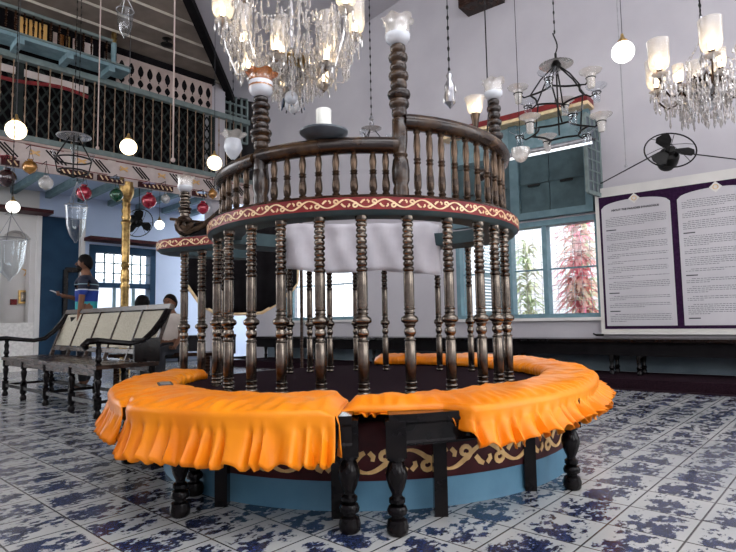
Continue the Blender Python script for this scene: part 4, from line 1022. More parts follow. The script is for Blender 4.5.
def back(s, q): return S_(s, 0.57+0.17*q, 0.58+0.47*q)       # q 0..1 up the reclined back
bn = (back(0, 1)-back(0, 0)).normalized(); bnn = SL.cross(bn)
for i in range(6):
    s = SLEN*i/5; m = MB(); m.box((back(s, -0.25)+back(s, 1))/2, (0.05 if i in (0, 5) else 0.022, 0.04, 0.62), SL, bnn, bn); m.build('back_post', 'darkwood', set_, smooth=False)
m = MB(); m.box((back(0, 1.02)+back(SLEN, 1.02))/2, (SLEN+0.08, 0.05, 0.055), SL, bnn, bn); m.build('top_rail', 'railwood', set_, smooth=False)
m = MB(); m.box((back(0, 0.0)+back(SLEN, 0.0))/2, (SLEN, 0.035, 0.05), SL, bnn, bn); m.build('lower_back_rail', 'darkwood', set_, smooth=False)
for i in range(5):
    s = SLEN*(i+0.5)/5; m = MB(); m.box(back(s, 0.51), (SLEN/5-0.03, 0.014, 0.43), SL, bnn, bn); m.build('cane_panel', 'cane', set_, smooth=False)
for s in (0.0, SLEN):
    pts = [S_(s, -0.10, 0.655), S_(s, -0.13, 0.69), S_(s, -0.09, 0.725), S_(s, 0.0, 0.73), S_(s, 0.15, 0.71), S_(s, 0.32, 0.69), S_(s, 0.45, 0.71), S_(s, 0.56, 0.80), S_(s, 0.66, 0.92), S_(s, 0.72, 1.03)]
    m = MB(); m.tube(pts, [0.03, 0.036, 0.036, 0.034, 0.03, 0.03, 0.032, 0.036, 0.04, 0.035], 10, sq=(1.2, 0.9)); m.build('armrest', 'blackwood', set_)
    m = MB(); m.lathe([(0.034, 0), (0.02, 0.02), (0.034, 0.05), (0.022, 0.09), (0.03, 0.14), (0.02, 0.18), (0.03, 0.22)], 12, S_(s, 0.01, 0.495)); m.build('arm_post', 'blackwood', set_)
m = MB(); sbox(m, -0.03, 0.0, 0.35, 0.62, 0.5, 0.74); m.build('end_panel', 'blackwood', set_, smooth=False)
# dark side bench behind the settee end
sb = thing('plain_bench', (-2.55, 7.9, 0), 'plain dark bench behind the settee where two visitors sit', 'bench')
m = MB(); m.box((-2.95, 8.05, 0.44), (1.5, 0.42, 0.05)); m.build('seat', 'darkwood', sb, smooth=False)
for x in (-3.6, -2.3):
    for y in (7.9, 8.2): m = MB(); m.box((x, y, 0.21), (0.06, 0.06, 0.42)); m.build('leg', 'darkwood', sb, smooth=False)

# ================================================================== HANGING THINGS
bpy.context.view_layer.update()
DG = bpy.context.evaluated_depsgraph_get()
ROOF = [o for o in COL.objects if o.name in ('ceiling', 'ceiling_slope')]
def roofz(p):
    best = None
    for o in ROOF:
        l = Vector((p.x, p.y, 0.5))-o.location; ok, hit, nn, _i = o.ray_cast(l, Vector((0, 0, 1)))
        if ok:
            z = hit.z+o.location.z; best = z if best is None else min(best, z)
    return best if best else 6.0
def chain(parent, p, top, name='chain', r=0.006, links=True, m_='iron'):
    m = MB(); z = p.z
    if not links: m.tube([p, (p.x, p.y, top)], r, 5)
    else:
        k = 0; L = 0.05
        m.tube([p, (p.x, p.y, top)], r*0.55, 4)
        while z < min(top, p.z+2.6):
            a = pi/2*(k % 2); m.sphere((p.x, p.y, z+L/2), 1.0, 6, 4, (r*0.9*abs(cos(a))+r*0.35, r*0.9*abs(sin(a))+r*0.35, L*0.5)); z += L; k += 1
    return m.build(name, m_, parent)
def globe(px, py, Y, rad, m_, label, top=None):
    c = at(px, py, Y); t = thing('globe_lamp', (c.x, c.y, c.z-rad), label, 'lamp', 'round globe lamps')
    m = MB(); m.sphere(c, rad, 24, 16); m.build('glass_globe', m_, t)
    m = MB(); m.lathe([(rad*0.45, 0), (rad*0.45, 0.02), (0.02, 0.05), (0.012, 0.09)], 14, c+Vector((0, 0, rad*0.88))); m.build('cap', 'gold', t)
    chain(t, c+Vector((0, 0, rad+0.07)), top or roofz(c), 'cord', 0.004, False, 'ink'); return t
globe(16, 130, 6.3, 0.112, 'warm', 'warm lit globe lamp nearest the left edge in front of the gallery')
globe(128.5, 147, 7.2, 0.108, 'warm', 'warm lit globe lamp in front of the gallery above the gilded column')
globe(214.5, 163, 8.0, 0.108, 'warm', 'warm lit globe lamp at the right end of the gallery by the handrail')
globe(13, 207, 9.3, 0.105, 'cool', 'white lit globe lamp under the gallery above the arch', 3.62)
globe(159.5, 225, 11.2, 0.095, 'cool', 'small white lit globe lamp under the gallery right of the gilded column', 3.62)
globe(623, 52, 5.2, 0.105, 'cool', 'white lit globe lamp hanging alone above the wall fan')

def crystal_mesh(): 
    m = MB(); m.lathe([(0.0005, 0), (0.006, 0.012), (0.0085, 0.022), (0.004, 0.052), (0.0005, 0.06), (0.004, 0.066), (0.0005, 0.072)], 6); return mk(m, 'crystal_drop', 'crystal', smooth=False)
CRY = crystal_mesh()
def shade_part(par, c, h, r, lit=True, frosted='frost'):
    """bobeche dish, candle holder, tall cylinder shade and bulb; c = dish centre"""
    m = MB(); m.shell([(0.012, -0.02), (0.03, -0.006), (0.058, 0.012), (0.066, 0.02)], 20, c, wave=(0.05, 8, 2), th=0.003); d = m.build('drip_dish', 'crystal', par)
    m = MB(); m.lathe([(0.012, -0.03), (0.02, 0), (0.014, 0.02), (0.02, 0.04), (0.026, 0.055)], 12, c); m.build('holder', 'brassdark', d)
    m = MB(); m.shell([(r*0.55, 0.05), (r*0.85, 0.075), (r, 0.12), (r*1.0, 0.05+h*0.7), (r*1.08, 0.05+h)], 20, c, th=0.003); m.build('glass_shade', frosted, d)
    if lit:
        m = MB(); m.lathe([(0.0, 0.055), (0.014, 0.065), (0.02, 0.10), (0.014, 0.14), (0.0, 0.155)], 10, c); m.build('bulb', 'bulb', d)
    return d
def chandelier(name, c, R, narm, label, h, ang0, low=4, ndrop=6, drop_r=None, arms_m='crystal', arm_r=0.008, R2=None, zl=-0.16, body=1.0, ball='opal', SR=0.085, lift=0.0, nf=420):
    t = thing(name, c, label, 'chandelier')
    m = MB(); m.lathe([(0.0, -0.30*body), (0.03, -0.28*body), (0.02, -0.22), (0.07, -0.15), (0.10, -0.08), (0.04, -0.04), (0.03, 0.02), (0.05, 0.07), (0.022, 0.12), (0.04, 0.2), (0.02, 0.27), (0.03, 0.4), (0.012, 0.6)], 18, c); m.build('glass_stem', 'mirror', t)
    m = MB(); m.lathe([(0.02, -0.04), (0.14, -0.01), (0.16, 0.0), (0.15, 0.012), (0.03, 0.025)], 28, c); m.build('receiver_plate', 'gold' if arms_m == 'crystal' else 'brassdark', t)
    tips = []
    for k in range(narm):
        a = ang0+2*pi*k/narm; u = Vector((cos(a), sin(a), 0)); pts = [c+u*(R*q)+Vector((0, 0, zz)) for q, zz in ((0.08, 0.0), (0.25, 0.05), (0.42, -0.02), (0.60, -0.13), (0.80, -0.14), (0.95, -0.06+lift*0.6), (1.0, 0.02+lift))]
        m = MB(); m.tube(pts, arm_r, 7); ar = m.build('arm', arms_m, t); e = pts[-1]+Vector((0, 0, 0.02)); tips.append(e)
        shade_part(t, e, h, SR)
        for j in range(ndrop):
            b = 2*pi*j/ndrop+a; inst('crystal_drop', CRY, t, e+Vector((0.062*cos(b), 0.062*sin(b), -0.075)), b, (1.15, 1.15, 1.25))
    r2 = R2 or R*0.55
    for k in range(low):
        a = ang0+0.5+2*pi*k/low; u = Vector((cos(a), sin(a), 0)); pts = [c+u*(r2*q)+Vector((0, 0, zz)) for q, zz in ((0.1, -0.08), (0.4, -0.16), (0.75, zl-0.05), (1.0, zl+0.01))]
        m = MB(); m.tube(pts, arm_r*0.9, 6); m.build('lower_arm', arms_m, t); e = pts[-1]+Vector((0, 0, 0.02)); shade_part(t, e, h*0.62, 0.045)
        for j in range(4):
            b = 2*pi*j/4+a; inst('crystal_drop', CRY, t, e+Vector((0.058*cos(b), 0.058*sin(b), -0.07)), b)
    for j in range(14):
        b = 2*pi*j/14; inst('crystal_drop', CRY, t, c+Vector((0.15*cos(b), 0.15*sin(b), -0.10)), b, (1.3, 1.3, 1.5))
    # swags of beads from arm to arm
    for k in range(narm):
        p, q = tips[k], tips[(k+1) % narm]; m = MB(); n = 16
        for j in range(n+1):
            s = j/n; v = p*(1-s)+q*s; m.sphere(v-Vector((0, 0, 0.16*4*s*(1-s)*0.8+0.02)), 0.0085, 6, 4)
        m.tube([p*(1-j/n)+q*(j/n)-Vector((0, 0, 0.16*4*(j/n)*(1-j/n)*0.8+0.02)) for j in range(n+1)], 0.0025, 4)
        m.build('bead_swag', 'crystal', t)
        m = MB()
        for j in range(14):
            s = j/13; v = c*(1-s)+p*s+Vector((0, 0, 0.42*(1-s)-0.10*4*s*(1-s))); m.sphere(v, 0.008, 6, 4)
        m.tube([c*(1-j/13)+p*(j/13)+Vector((0, 0, 0.42*(1-j/13)-0.10*4*(j/13)*(1-j/13))) for j in range(14)], 0.0025, 4)
        m.build('bead_chain', 'crystal', t)
    # dense fringe of strung beads nobody could count
    m = MB(); random.seed(len(label))
    for k in range(nf):
        a = random.random()*2*pi; rr = R*(0.18+0.85*random.random()); z = lift*rr/R+0.10-0.26*random.random()-0.16*(1-rr/R); L = 0.05+0.12*random.random()
        v = c+Vector((cos(a)*rr, sin(a)*rr, z)); m.lathe([(0.0, -L), (0.011, -L*0.8), (0.005, -L*0.35), (0.009, -0.02), (0.0, 0)], 5, v)
    x = m.build('crystal_fringe', 'crystal', t, smooth=False); x['kind'] = 'stuff'
    m = MB(); m.sphere(c+Vector((0, 0, -0.30*body)), 0.055, 16, 10); m.build('bottom_ball', ball, t)
    chain(t, c+Vector((0, 0, 0.58)), roofz(c), 'chain', 0.012); return t
c = at(291, 62, 4.35); chandelier('crystal_chandelier', c, 0.54, 8, 'large crystal chandelier with lit glass shades hanging over the reading platform', 0.36, 0.25, low=5, ndrop=6, R2=0.34, lift=0.22, SR=0.088, nf=800)
c = at(705, 82, 4.7); chandelier('crystal_chandelier', c, 0.42, 6, 'smaller chandelier with dark curled arms and lit shades above the notice board', 0.27, 0.1, low=3, ndrop=5, arms_m='brassdark', arm_r=0.009, R2=0.2, zl=-0.05, body=0.75)

def hanging_ball(px, py, Y, r, m_, label, dish=None, top=3.45, cat='ball ornament'):
    c = at(px, py, Y); t = thing('glass_ball_lamp', (c.x, c.y, c.z-r), label, cat, 'glass lamps hanging along the gallery front')
    m = MB(); m.lathe([(0.0, -r*1.1), (r*0.2, -r*1.02)]+[(r*sin(a), -r*cos(a)) for a in [0.35+0.25*i for i in range(10)]]+[(r*0.35, r*0.93), (r*0.4, r*1.12)], 22, c); m.build('glass_ball', m_, t)
    m = MB()
    for k in range(3):
        a = 2*pi*k/3+0.4; m.tube([c+Vector((r*0.4*cos(a), r*0.4*sin(a), r*1.1)), c+Vector((0, 0, r*1.1+0.2))], 0.003, 4)
    m.build('hanger', 'iron', t)
    if dish:
        m = MB(); m.lathe([(0.0, 0.035), (0.03, 0.03), (0.05, 0.012), (0.12, 0.0), (0.12, -0.006), (0.0, 0.0)], 22, c+Vector((0, 0, r*1.1+0.18))); m.build('smoke_dish', dish, t)
    top = max(top, c.z+r*1.1+0.24)
    chain(t, c+Vector((0, 0, r*1.1+0.2)), top, 'rod', 0.005, False, 'iron')
    m = MB(); m.tube([Vector((c.x, c.y, top)), Vector((c.x, c.y, top))+GN*0.252], 0.006, 5); m.build('wall_hook', 'iron', t); return t
def YG(px, dy=-0.25): return onplane(px, 190, GN, GOFF+dy).y
for px, py, rad, m_, dish, lab in (
    (7, 178, 0.135, 'blackglass', 'redglass', 'black cherry glass ball lamp nearest the left edge under the gallery'),
    (30, 167, 0.11, 'amberglass', None, 'amber gold glass ball hanging against the gallery front at the left'),
    (46, 183, 0.11, 'frost', None, 'clear etched glass lamp left of the big red ball'),
    (84, 193, 0.125, 'redglass', None, 'large deep red glass ball left of the gilded column'),
    (116.5, 195, 0.115, 'greenglass', 'blackglass', 'dark green glass ball beside the gilded column'),
    (149, 201, 0.135, 'redglass', 'redglass', 'large crimson glass ball right of the gilded column'),
    (165.5, 199, 0.085, 'frost', None, 'small clear glass lamp between the crimson ball and the bead post'),
    (203, 208, 0.12, 'redglass', 'blackglass', 'red glass ball nearest the carved scroll handrail'),
    (212.5, 194, 0.095, 'amberglass', None, 'amber glass ball above the red ball by the handrail')):
    hanging_ball(px, py, YG(px), rad, m_, lab, dish)
def bell(px, py, Y, r, h, label, top=None, dishr=0.06, mm='clear', ch=0.45):
    """clear bell jar lantern hung on three chains; px,py = centre of the jar"""
    c = at(px, py, Y); t = thing('bell_lantern', c-Vector((0, 0, h*0.6)), label, 'lantern', 'clear glass bell lanterns')
    m = MB(); m.shell([(0.012, -h*0.62), (0.02, -h*0.56), (r*0.55, -h*0.4), (r*0.85, -h*0.15), (r*0.9, h*0.15), (r*1.0, h*0.42)], 24, c, th=0.003); m.build('glass_jar', mm, t)
    m = MB(); m.tube([c+Vector((r*cos(a), r*sin(a), h*0.42)) for a in [2*pi*k/20 for k in range(20)]], 0.006, 5, closed=True); m.build('rim_band', 'steel', t)
    for k in range(3):
        a = 2*pi*k/3+0.3; m = MB(); m.tube([c+Vector((r*cos(a), r*sin(a), h*0.42)), c+Vector((0, 0, h*0.42+ch))], 0.004, 4); m.build('hanger', 'steel', t)
    m = MB(); m.shell([(0.01, 0.03), (dishr*0.6, 0.02), (dishr, 0)], 18, c+Vector((0, 0, h*0.42+ch)), th=0.003); m.build('top_dish', mm, t)
    chain(t, c+Vector((0, 0, h*0.42+ch)), top or roofz(c), 'chain', 0.006); return t
bell(76, 221, 6.6, 0.125, 0.44, 'clear bell lantern hanging before the dark blue door', ch=0.3)
bell(10, 256, 5.6, 0.15, 0.42, 'clear bell lantern at the left edge in front of the arch', ch=0.25)
bell(125, 22, 6.4, 0.10, 0.34, 'clear bell lantern high up against the ceiling planks', dishr=0.09, ch=0.2)
# iron ring lamp with glass disc above the bell lantern
c = at(74, 136, 6.6); t = thing('ring_lamp', at(74, 176, 6.6), 'iron hoop oil lamp with a round glass disc in front of the gallery', 'lamp')
m = MB(); m.lathe([(0.0, 0.012), (0.17, 0.0), (0.19, -0.008), (0.17, -0.012), (0.0, 0.0)], 28, c); m.build('glass_disc', 'crystal', t)
m = MB(); m.tube([c+Vector((0.19*cos(a), 0.19*sin(a), -0.008)) for a in [2*pi*k/28 for k in range(28)]], 0.007, 5, closed=True); m.build('disc_rim', 'steel', t)
for z, rr in ((-0.30, 0.20), (-0.45, 0.17)):
    m = MB(); m.tube([c+Vector((rr*cos(a), rr*sin(a), z)) for a in [2*pi*k/24 for k in range(24)]], 0.010, 6, closed=True); m.build('iron_hoop', 'iron', t)
for k in range(4):
    a = pi/2*k+0.5; m = MB(); m.tube([c+Vector((0.05*cos(a), 0.05*sin(a), -0.02)), c+Vector((0.20*cos(a), 0.20*sin(a), -0.30)), c+Vector((0.17*cos(a), 0.17*sin(a), -0.45)), c+Vector((0, 0, -0.52))], 0.009, 6); m.build('strut', 'iron', t)
    m = MB(); m.shell([(0.02, 0), (0.03, 0.05), (0.04, 0.08)], 12, c+Vector((0.20*cos(a), 0.20*sin(a), -0.28)), th=0.002); m.build('oil_glass', 'clear', t)
chain(t, c, roofz(c), 'chain', 0.006)

# iron candelabra with glass cups
c = at(556, 65, 5.3); t = thing('iron_candelabra', at(556, 158, 5.3), 'black iron two-tier oil lamp holder with clear glass cups near the shutters', 'lamp')
m = MB(); m.shell([(0.02, 0.03), (0.05, 0.05), (0.10, 0.02), (0.165, 0.0)], 24, c, th=0.003); m.build('glass_canopy', 'crystal', t)
m = MB(); m.lathe([(0.0, -0.04), (0.045, -0.03), (0.05, 0), (0.03, 0.04), (0.012, 0.06), (0.012, 0.12)], 14, c); m.build('hub', 'iron', t)
m = MB(); m.tube([c+Vector((0, 0, 0.1)), c+Vector((0, 0, -0.72))], 0.008, 6); m.build('centre_rod', 'iron', t)
hook = [c+Vector((0.02*sin(k*0.6), 0, 0.12+0.03*k)) for k in range(8)]
m = MB(); m.tube(hook, 0.007, 6); m.build('hook', 'iron', t)
tiers = [(-0.31, 0.27, 0.0, 6), (-0.68, 0.27, 0.5, 6)]
for z, rr, a0, n in tiers:
    P_ = [c+Vector((rr*cos(a0+2*pi*k/n), rr*sin(a0+2*pi*k/n), z)) for k in range(n)]
    pts = []
    for k in range(n):
        p, q = P_[k], P_[(k+1) % n]
        for j in range(6):
            s = j/6; v = p*(1-s)+q*s; pts.append(v+(v-Vector((c.x, c.y, v.z)))*(-0.10*sin(pi*s)))
    m = MB(); m.tube(pts, 0.010, 6, closed=True); m.build('iron_ring', 'iron', t)
    for k, p in enumerate(P_):
        o_ = (p-Vector((c.x, c.y, p.z))).normalized(); q = p+o_*0.12+Vector((0, 0, 0.02))
        m = MB(); m.tube([p, p+o_*0.06-Vector((0, 0, 0.02)), q], 0.008, 6); ar = m.build('cup_arm', 'iron', t)
        m = MB(); m.tube([q+Vector((0.042*cos(a), 0.042*sin(a), 0.0)) for a in [2*pi*j/14 for j in range(14)]], 0.006, 5, closed=True); m.build('cup_hoop', 'iron', ar)
        m = MB(); m.shell([(0.025, -0.10), (0.032, -0.09), (0.04, 0.0), (0.05, 0.03), (0.095, 0.055), (0.105, 0.07)], 18, q, th=0.003); m.build('glass_cup', 'frost' if k % 2 else 'clear', t)
for k in range(6):
    a = 2*pi*k/6; m = MB(); m.tube([c+Vector((0.03*cos(a), 0.03*sin(a), -0.02)), c+Vector((0.16*cos(a), 0.16*sin(a), -0.15)), c+Vector((0.27*cos(a), 0.27*sin(a), -0.31))], 0.008, 5); m.build('upper_stay', 'iron', t)
    if k % 2 == 0: m = MB(); m.tube([c+Vector((0.25*cos(a), 0.25*sin(a), -0.31)), c+Vector((0.25*cos(a+.3), 0.25*sin(a+.3), -0.68))], 0.008, 5); m.build('lower_stay', 'iron', t)
chain(t, c+Vector((0, 0, 0.32)), roofz(c), 'chain', 0.008)

# small blue striped glass lantern below the large chandelier
c = at(293, 101, 5.6); t = thing('striped_lantern', c-Vector((0, 0, 0.12)), 'small pale lantern with dark blue stripes under the large chandelier', 'lantern')
m = MB(); m.lathe([(0.02, -0.13), (0.07, -0.10), (0.10, -0.04), (0.095, 0.02), (0.07, 0.07), (0.05, 0.10)], 20, c); m.build('glass_body', 'opal', t)
for k in range(8):
    a = 2*pi*k/8; m = MB(); m.tube([c+Vector((r_*cos(a), r_*sin(a), z)) for r_, z in ((0.055, 0.10), (0.075, 0.07), (0.10, 0.02), (0.107, -0.04), (0.12, -0.10))], 0.007, 5); m.build('stripe', 'iron' if k % 2 else 'bluepaint', t)
m = MB(); m.lathe([(0.06, 0.1), (0.05, 0.14), (0.012, 0.17)], 16, c); m.build('cap', 'iron', t); chain(t, c+Vector((0, 0, 0.16)), roofz(c), 'chain', 0.006)
# other hanging glass pieces behind the platform
c = at(371.5, 127, 6.2); t = thing('glass_oil_lamp', c-Vector((0, 0, 0.1)), 'small clear glass oil lamp on a long chain behind the white candle', 'lamp')
m = MB(); m.lathe([(0.0, -0.02), (0.02, 0.0), (0.03, 0.04), (0.012, 0.07), (0.03, 0.09), (0.008, 0.14)], 14, c); m.build('glass_stem', 'mirror', t)
m = MB(); m.shell([(0.02, -0.05), (0.09, -0.035), (0.12, -0.02)], 22, c, th=0.003); m.build('glass_disc', 'crystal', t)
for k in range(3):
    a = 2*pi*k/3; m = MB(); m.tube([c+Vector((0.03*cos(a), 0.03*sin(a), -0.03)), c+Vector((0.13*cos(a), 0.13*sin(a), -0.16)), c+Vector((0.20*cos(a), 0.20*sin(a), -0.12))], 0.006, 5); ar = m.build('arm', 'iron', t)
    m = MB(); m.shell([(0.02, -0.10), (0.035, -0.03), (0.045, 0.0)], 14, c+Vector((0.20*cos(a), 0.20*sin(a), -0.10)), th=0.003); m.build('glass_cup', 'clear', ar)
chain(t, c+Vector((0, 0, 0.12)), roofz(c), 'chain', 0.008)
c = at(449.5, 86, 4.9); t = thing('crystal_pendant', c-Vector((0, 0, 0.15)), 'narrow cut crystal pendant on a twisted chain above the right handrail', 'pendant')
m = MB(); m.lathe([(0.0, -0.22), (0.05, -0.16), (0.045, -0.05), (0.05, 0.0), (0.02, 0.06), (0.03, 0.10), (0.01, 0.14)], 14, c); m.build('crystal_body', 'mirror', t)
for k in range(10):
    a = 2*pi*k/10; inst('crystal_drop', CRY, t, c+Vector((0.055*cos(a), 0.055*sin(a), -0.07-0.05*(k % 3))), a)
chain(t, c+Vector((0, 0, 0.13)), roofz(c), 'chain', 0.010)
c = at(475, 112, 4.9); t = thing('glass_shade_lamp', c-Vector((0, 0, 0.04)), 'lit flared glass shade showing just above the right handrail', 'lamp')
m = MB(); m.shell([(0.045, -0.02), (0.07, 0.02), (0.075, 0.08), (0.095, 0.13)], 22, c, th=0.004); m.build('glass_shade', 'frost', t)
m = MB(); m.lathe([(0.0, 0), (0.018, 0.01), (0.022, 0.05), (0.0, 0.09)], 10, c); m.build('bulb', 'bulb', t)
m = MB(); m.lathe([(0.015, -0.20), (0.03, -0.1), (0.045, -0.02)], 12, c); m.build('holder', 'brassdark', t)
m = MB(); m.tube([c-Vector((0, 0, 0.19)), c+Vector((0.1, 0.02, -0.26)), c+Vector((0.13, 0.03, 0)), Vector((c.x+0.13, c.y+0.03, roofz(c)))], 0.006, 6); m.build('hanging_rod', 'iron', t)
# lit bracket lamp tube and glass bowl beside the rail
t = thing('tube_lamp', at(545, 150, 6.0), 'pale tube lamp fixed slanting under the iron oil lamp holder', 'lamp')
a, b = wallpt(505, 157, 1.2), wallpt(592, 139, 0.9)
m = MB(); m.tube([a, b], 0.035, 12); m.build('fitting', 'steel', t); m = MB(); m.tube([a-Vector((0, 0, 0.045)), b-Vector((0, 0, 0.045))], 0.018, 10); m.build('tube', 'tube', t)
m = MB(); m.tube([b, W_(ws(596, 139), wallpt(596, 139).z, 0)], 0.015, 6); m.build('wall_arm', 'iron', t)
c = at(520.5, 152, 5.0); t = thing('glass_bowl_lamp', c-Vector((0, 0, 0.09)), 'pale round glass bowl hanging at the right end of the handrail', 'lamp')
m = MB(); m.shell([(0.01, -0.10), (0.04, -0.085), (0.075, -0.04), (0.085, 0.01), (0.085, 0.03)], 22, c, th=0.003); m.build('glass_bowl', 'frost', t); chain(t, c+Vector((0, 0, 0.02)), roofz(c), 'cord', 0.003, False, 'iron')
# frilly lamp in front of the gallery end
c = at(233, 150, 6.4); t = thing('frilled_glass_lamp', c-Vector((0, 0, 0.2)), 'frilled white glass lamp hanging left of the amber rimmed post', 'lamp')
m = MB(); m.lathe([(0.02, -0.12), (0.07, -0.06), (0.11, 0.02), (0.10, 0.10), (0.08, 0.14)], 20, c); b = m.build('glass_bowl', 'opal', t)
m = MB(); m.shell([(0.085, 0.12), (0.10, 0.15), (0.14, 0.19), (0.15, 0.20)], 36, c, wave=(0.12, 6, 2), th=0.004); m.build('frilled_rim', 'frost', b)
m = MB(); m.lathe([(0.03, -0.3), (0.045, -0.25), (0.03, -0.2), (0.04, -0.16), (0.02, -0.12)], 12, c); m.build('stem', 'brass', t)
chain(t, c+Vector((0, 0, 0.12)), roofz(c), 'chain', 0.006)
# bare chains and rods hanging through the picture
def hang_rod(px, y1, Y, label, r=0.006, links=False, m_='iron'):
    p = at(px, y1, Y); t = thing('hanging_chain', p, label, 'chain', 'thin lamp chains'); chain(t, p, roofz(p), 'links', r, links, m_)
    m = MB(); m.sphere(p, r*3, 8, 6); m.build('end_knob', m_, t)
hang_rod(173, 160, 6.6, 'long pale rod hanging before the pierced board', 0.010, False, 'pinkboard')
hang_rod(626, 166, 6.2, 'thin grey cord hanging down to the fan stay on the right wall', 0.006, False, 'steel')
hang_rod(97.5, 148, 7.0, 'long pale rod hanging before the lattice left of the centre', 0.008, False, 'pinkboard')
# dark ceiling pendants
for px, py, Y, lab in ((92, 10, 7.6, 'dark ceiling lamp above the upper landing'), (167, 37, 9.6, 'small dark ceiling rose above the pierced board')):
    c = at(px, py, Y); z = roofz(c); t = thing('ceiling_lamp', (c.x, c.y, z-0.15), lab, 'lamp')
    m = MB(); m.lathe([(0.02, -0.14), (0.10, -0.12), (0.11, -0.10), (0.03, -0.08), (0.02, -0.02), (0.09, 0.0)], 16, (c.x, c.y, z)); m.build('lamp_body', 'iron', t)

# ------------------------------------------------------------------ fans
def fan(name, c, R, axis, label, stays, blades=3, sc=1.0):
    t = thing(name, c-Vector((0, 0, R)), label, 'fan')
    Z = Vector(axis).normalized(); A = Z.cross(Vector((0, 0, 1))).normalized(); B = A.cross(Z)
    m = MB(); m.tube([c+A*R*cos(a)+B*R*sin(a) for a in [2*pi*k/36 for k in range(36)]], 0.009, 6, closed=True); m.build('guard_ring', 'iron', t)
    for k in range(6):
        a = 2*pi*k/6+0.2; m = MB(); m.tube([c+A*R*cos(a)+B*R*sin(a), c+A*R*0.6*cos(a)+B*R*0.6*sin(a)-Z*0.05, c-Z*0.09], 0.004, 5); m.build('guard_wire', 'iron', t)
    for k in range(blades):
        a = 2*pi*k/blades+1.9; d = A*cos(a)+B*sin(a); s = A*-sin(a)+B*cos(a); vs = []
        outl = [(0.12, -0.05), (0.45, -0.30), (0.80, -0.36), (0.93, -0.18), (0.92, 0.12), (0.70, 0.26), (0.35, 0.16), (0.12, 0.05)]
        for dz in (0.0, 0.006): vs += [c+d*(R*x)+s*(R*y)+Z*(dz+0.25*R*y) for x, y in outl]
        n = len(outl); m = MB(); m.add(vs, [tuple(range(n)), tuple(reversed(range(n, 2*n)))]+[(i, (i+1) % n, n+(i+1) % n, n+i) for i in range(n)]); m.build('blade', 'iron', t)
    m = MB(); m.lathe([(0.0, -0.03), (0.05, -0.02), (0.06, 0.03), (0.10, 0.05), (0.12, 0.10), (0.12, 0.20), (0.09, 0.27), (0.0, 0.29)], 20, c, axis=Z); m.build('motor', 'iron', t)
    for a, b in stays: m = MB(); m.tube([a, b], 0.008, 5); m.build('stay_cable', 'iron', t)
    return t
c = at(670, 150, 6.35)
fan('wall_fan', c, 0.275, Vector((0.22, 0.75, -0.42)), 'black wall fan with a round guard above the notice board', [(c+Vector((-0.12, 0, -0.02)), wallpt(596, 186, 0.02)), (c+Vector((0.15, 0.1, 0)), wallpt(775, 164, 0.02)), (c+Vector((0.05, 0.2, -0.05)), wallpt(680, 150, 0.0))])
c = at(139, 223, 10.6); w2 = Vector((c.x, c.y, 3.62))
fan('gallery_fan', c, 0.28, Vector((-0.6, 0.5, 0.35)), 'black fan mounted under the gallery right of the gilded column', [(c, w2)])

# ------------------------------------------------------------------ wall fittings by the arch
def onback(px, py, w_=BW): return onplane(px, py, GN, GOFF+w_)
p = onback(24, 297, BW+0.26); t = thing('brass_switch_box', p, 'square brass box on the white wall under the arch', 'switch box')
m = MB(); m.box(p+Vector((0, 0, 0.0)), (0.20, 0.06, 0.27), GU, GN); m.build('frame', 'gold', t, smooth=False); m = MB(); m.box(p-GN*0.035, (0.13, 0.02, 0.19), GU, GN); m.build('cover', 'brass', t, smooth=False)
p = onback(13.5, 302, BW+0.27); m = MB(); m.box(p, (0.11, 0.05, 0.11), GU, GN); m.box(p-GN*0.03, (0.06, 0.02, 0.05), GU, GN); tag(m.build('fire_call_point', 'redpaint', smooth=False), 'small red fire call point on the wall below the arch', 'alarm')
p = onback(27.5, 271, BW+0.27); m = MB()
for k in range(5): a = 2*pi*k/5+0.3; m.tube([p, p+GU*0.11*cos(a)+Vector((0, 0, 0.13*sin(a)))], [0.025, 0.008], 6)
m.sphere(p, 0.04, 10, 8); tag(m.build('gilt_ornament', 'goldpaint'), 'small gilt branching ornament on the wall above the brass box', 'ornament')

# ================================================================== PEOPLE
def skin_mesh(name, verts, edges, radii, m_, parent, sub=2, root=0, extra=None):
    me = bpy.data.meshes.new(name); org = WL[parent.name]
    me.from_pydata([Vector(v)-org for v in verts], edges, []); o = bpy.data.objects.new(name, me); COL.objects.link(o)
    md = o.modifiers.new('s', 'SKIN'); md.use_smooth_shade = True
    sv = me.skin_vertices[0].data
    for i, r_ in enumerate(radii):
        sv[i].radius = (r_, r_) if not isinstance(r_, tuple) else r_; sv[i].use_root = (i == root)
    ss = o.modifiers.new('u', 'SUBSURF'); ss.levels = sub; ss.render_levels = sub
    bpy.context.view_layer.update(); dg = bpy.context.evaluated_depsgraph_get()
    me2 = bpy.data.meshes.new_from_object(o.evaluated_get(dg)); bpy.data.objects.remove(o)
    if extra:
        b = bmesh.new(); b.from_mesh(me2)
        for e in extra:
            tm = e.mesh('tmp', org); b.from_mesh(tm); bpy.data.meshes.remove(tm)
        b.to_mesh(me2); b.free()
    me2.materials.clear(); me2.materials.append(M[m_]); me2.name = name
    me2.polygons.foreach_set('use_smooth', [True]*len(me2.polygons))
    q = bpy.data.objects.new(name, me2); COL.objects.link(q); q.parent = parent; WL[q.name] = org; return q
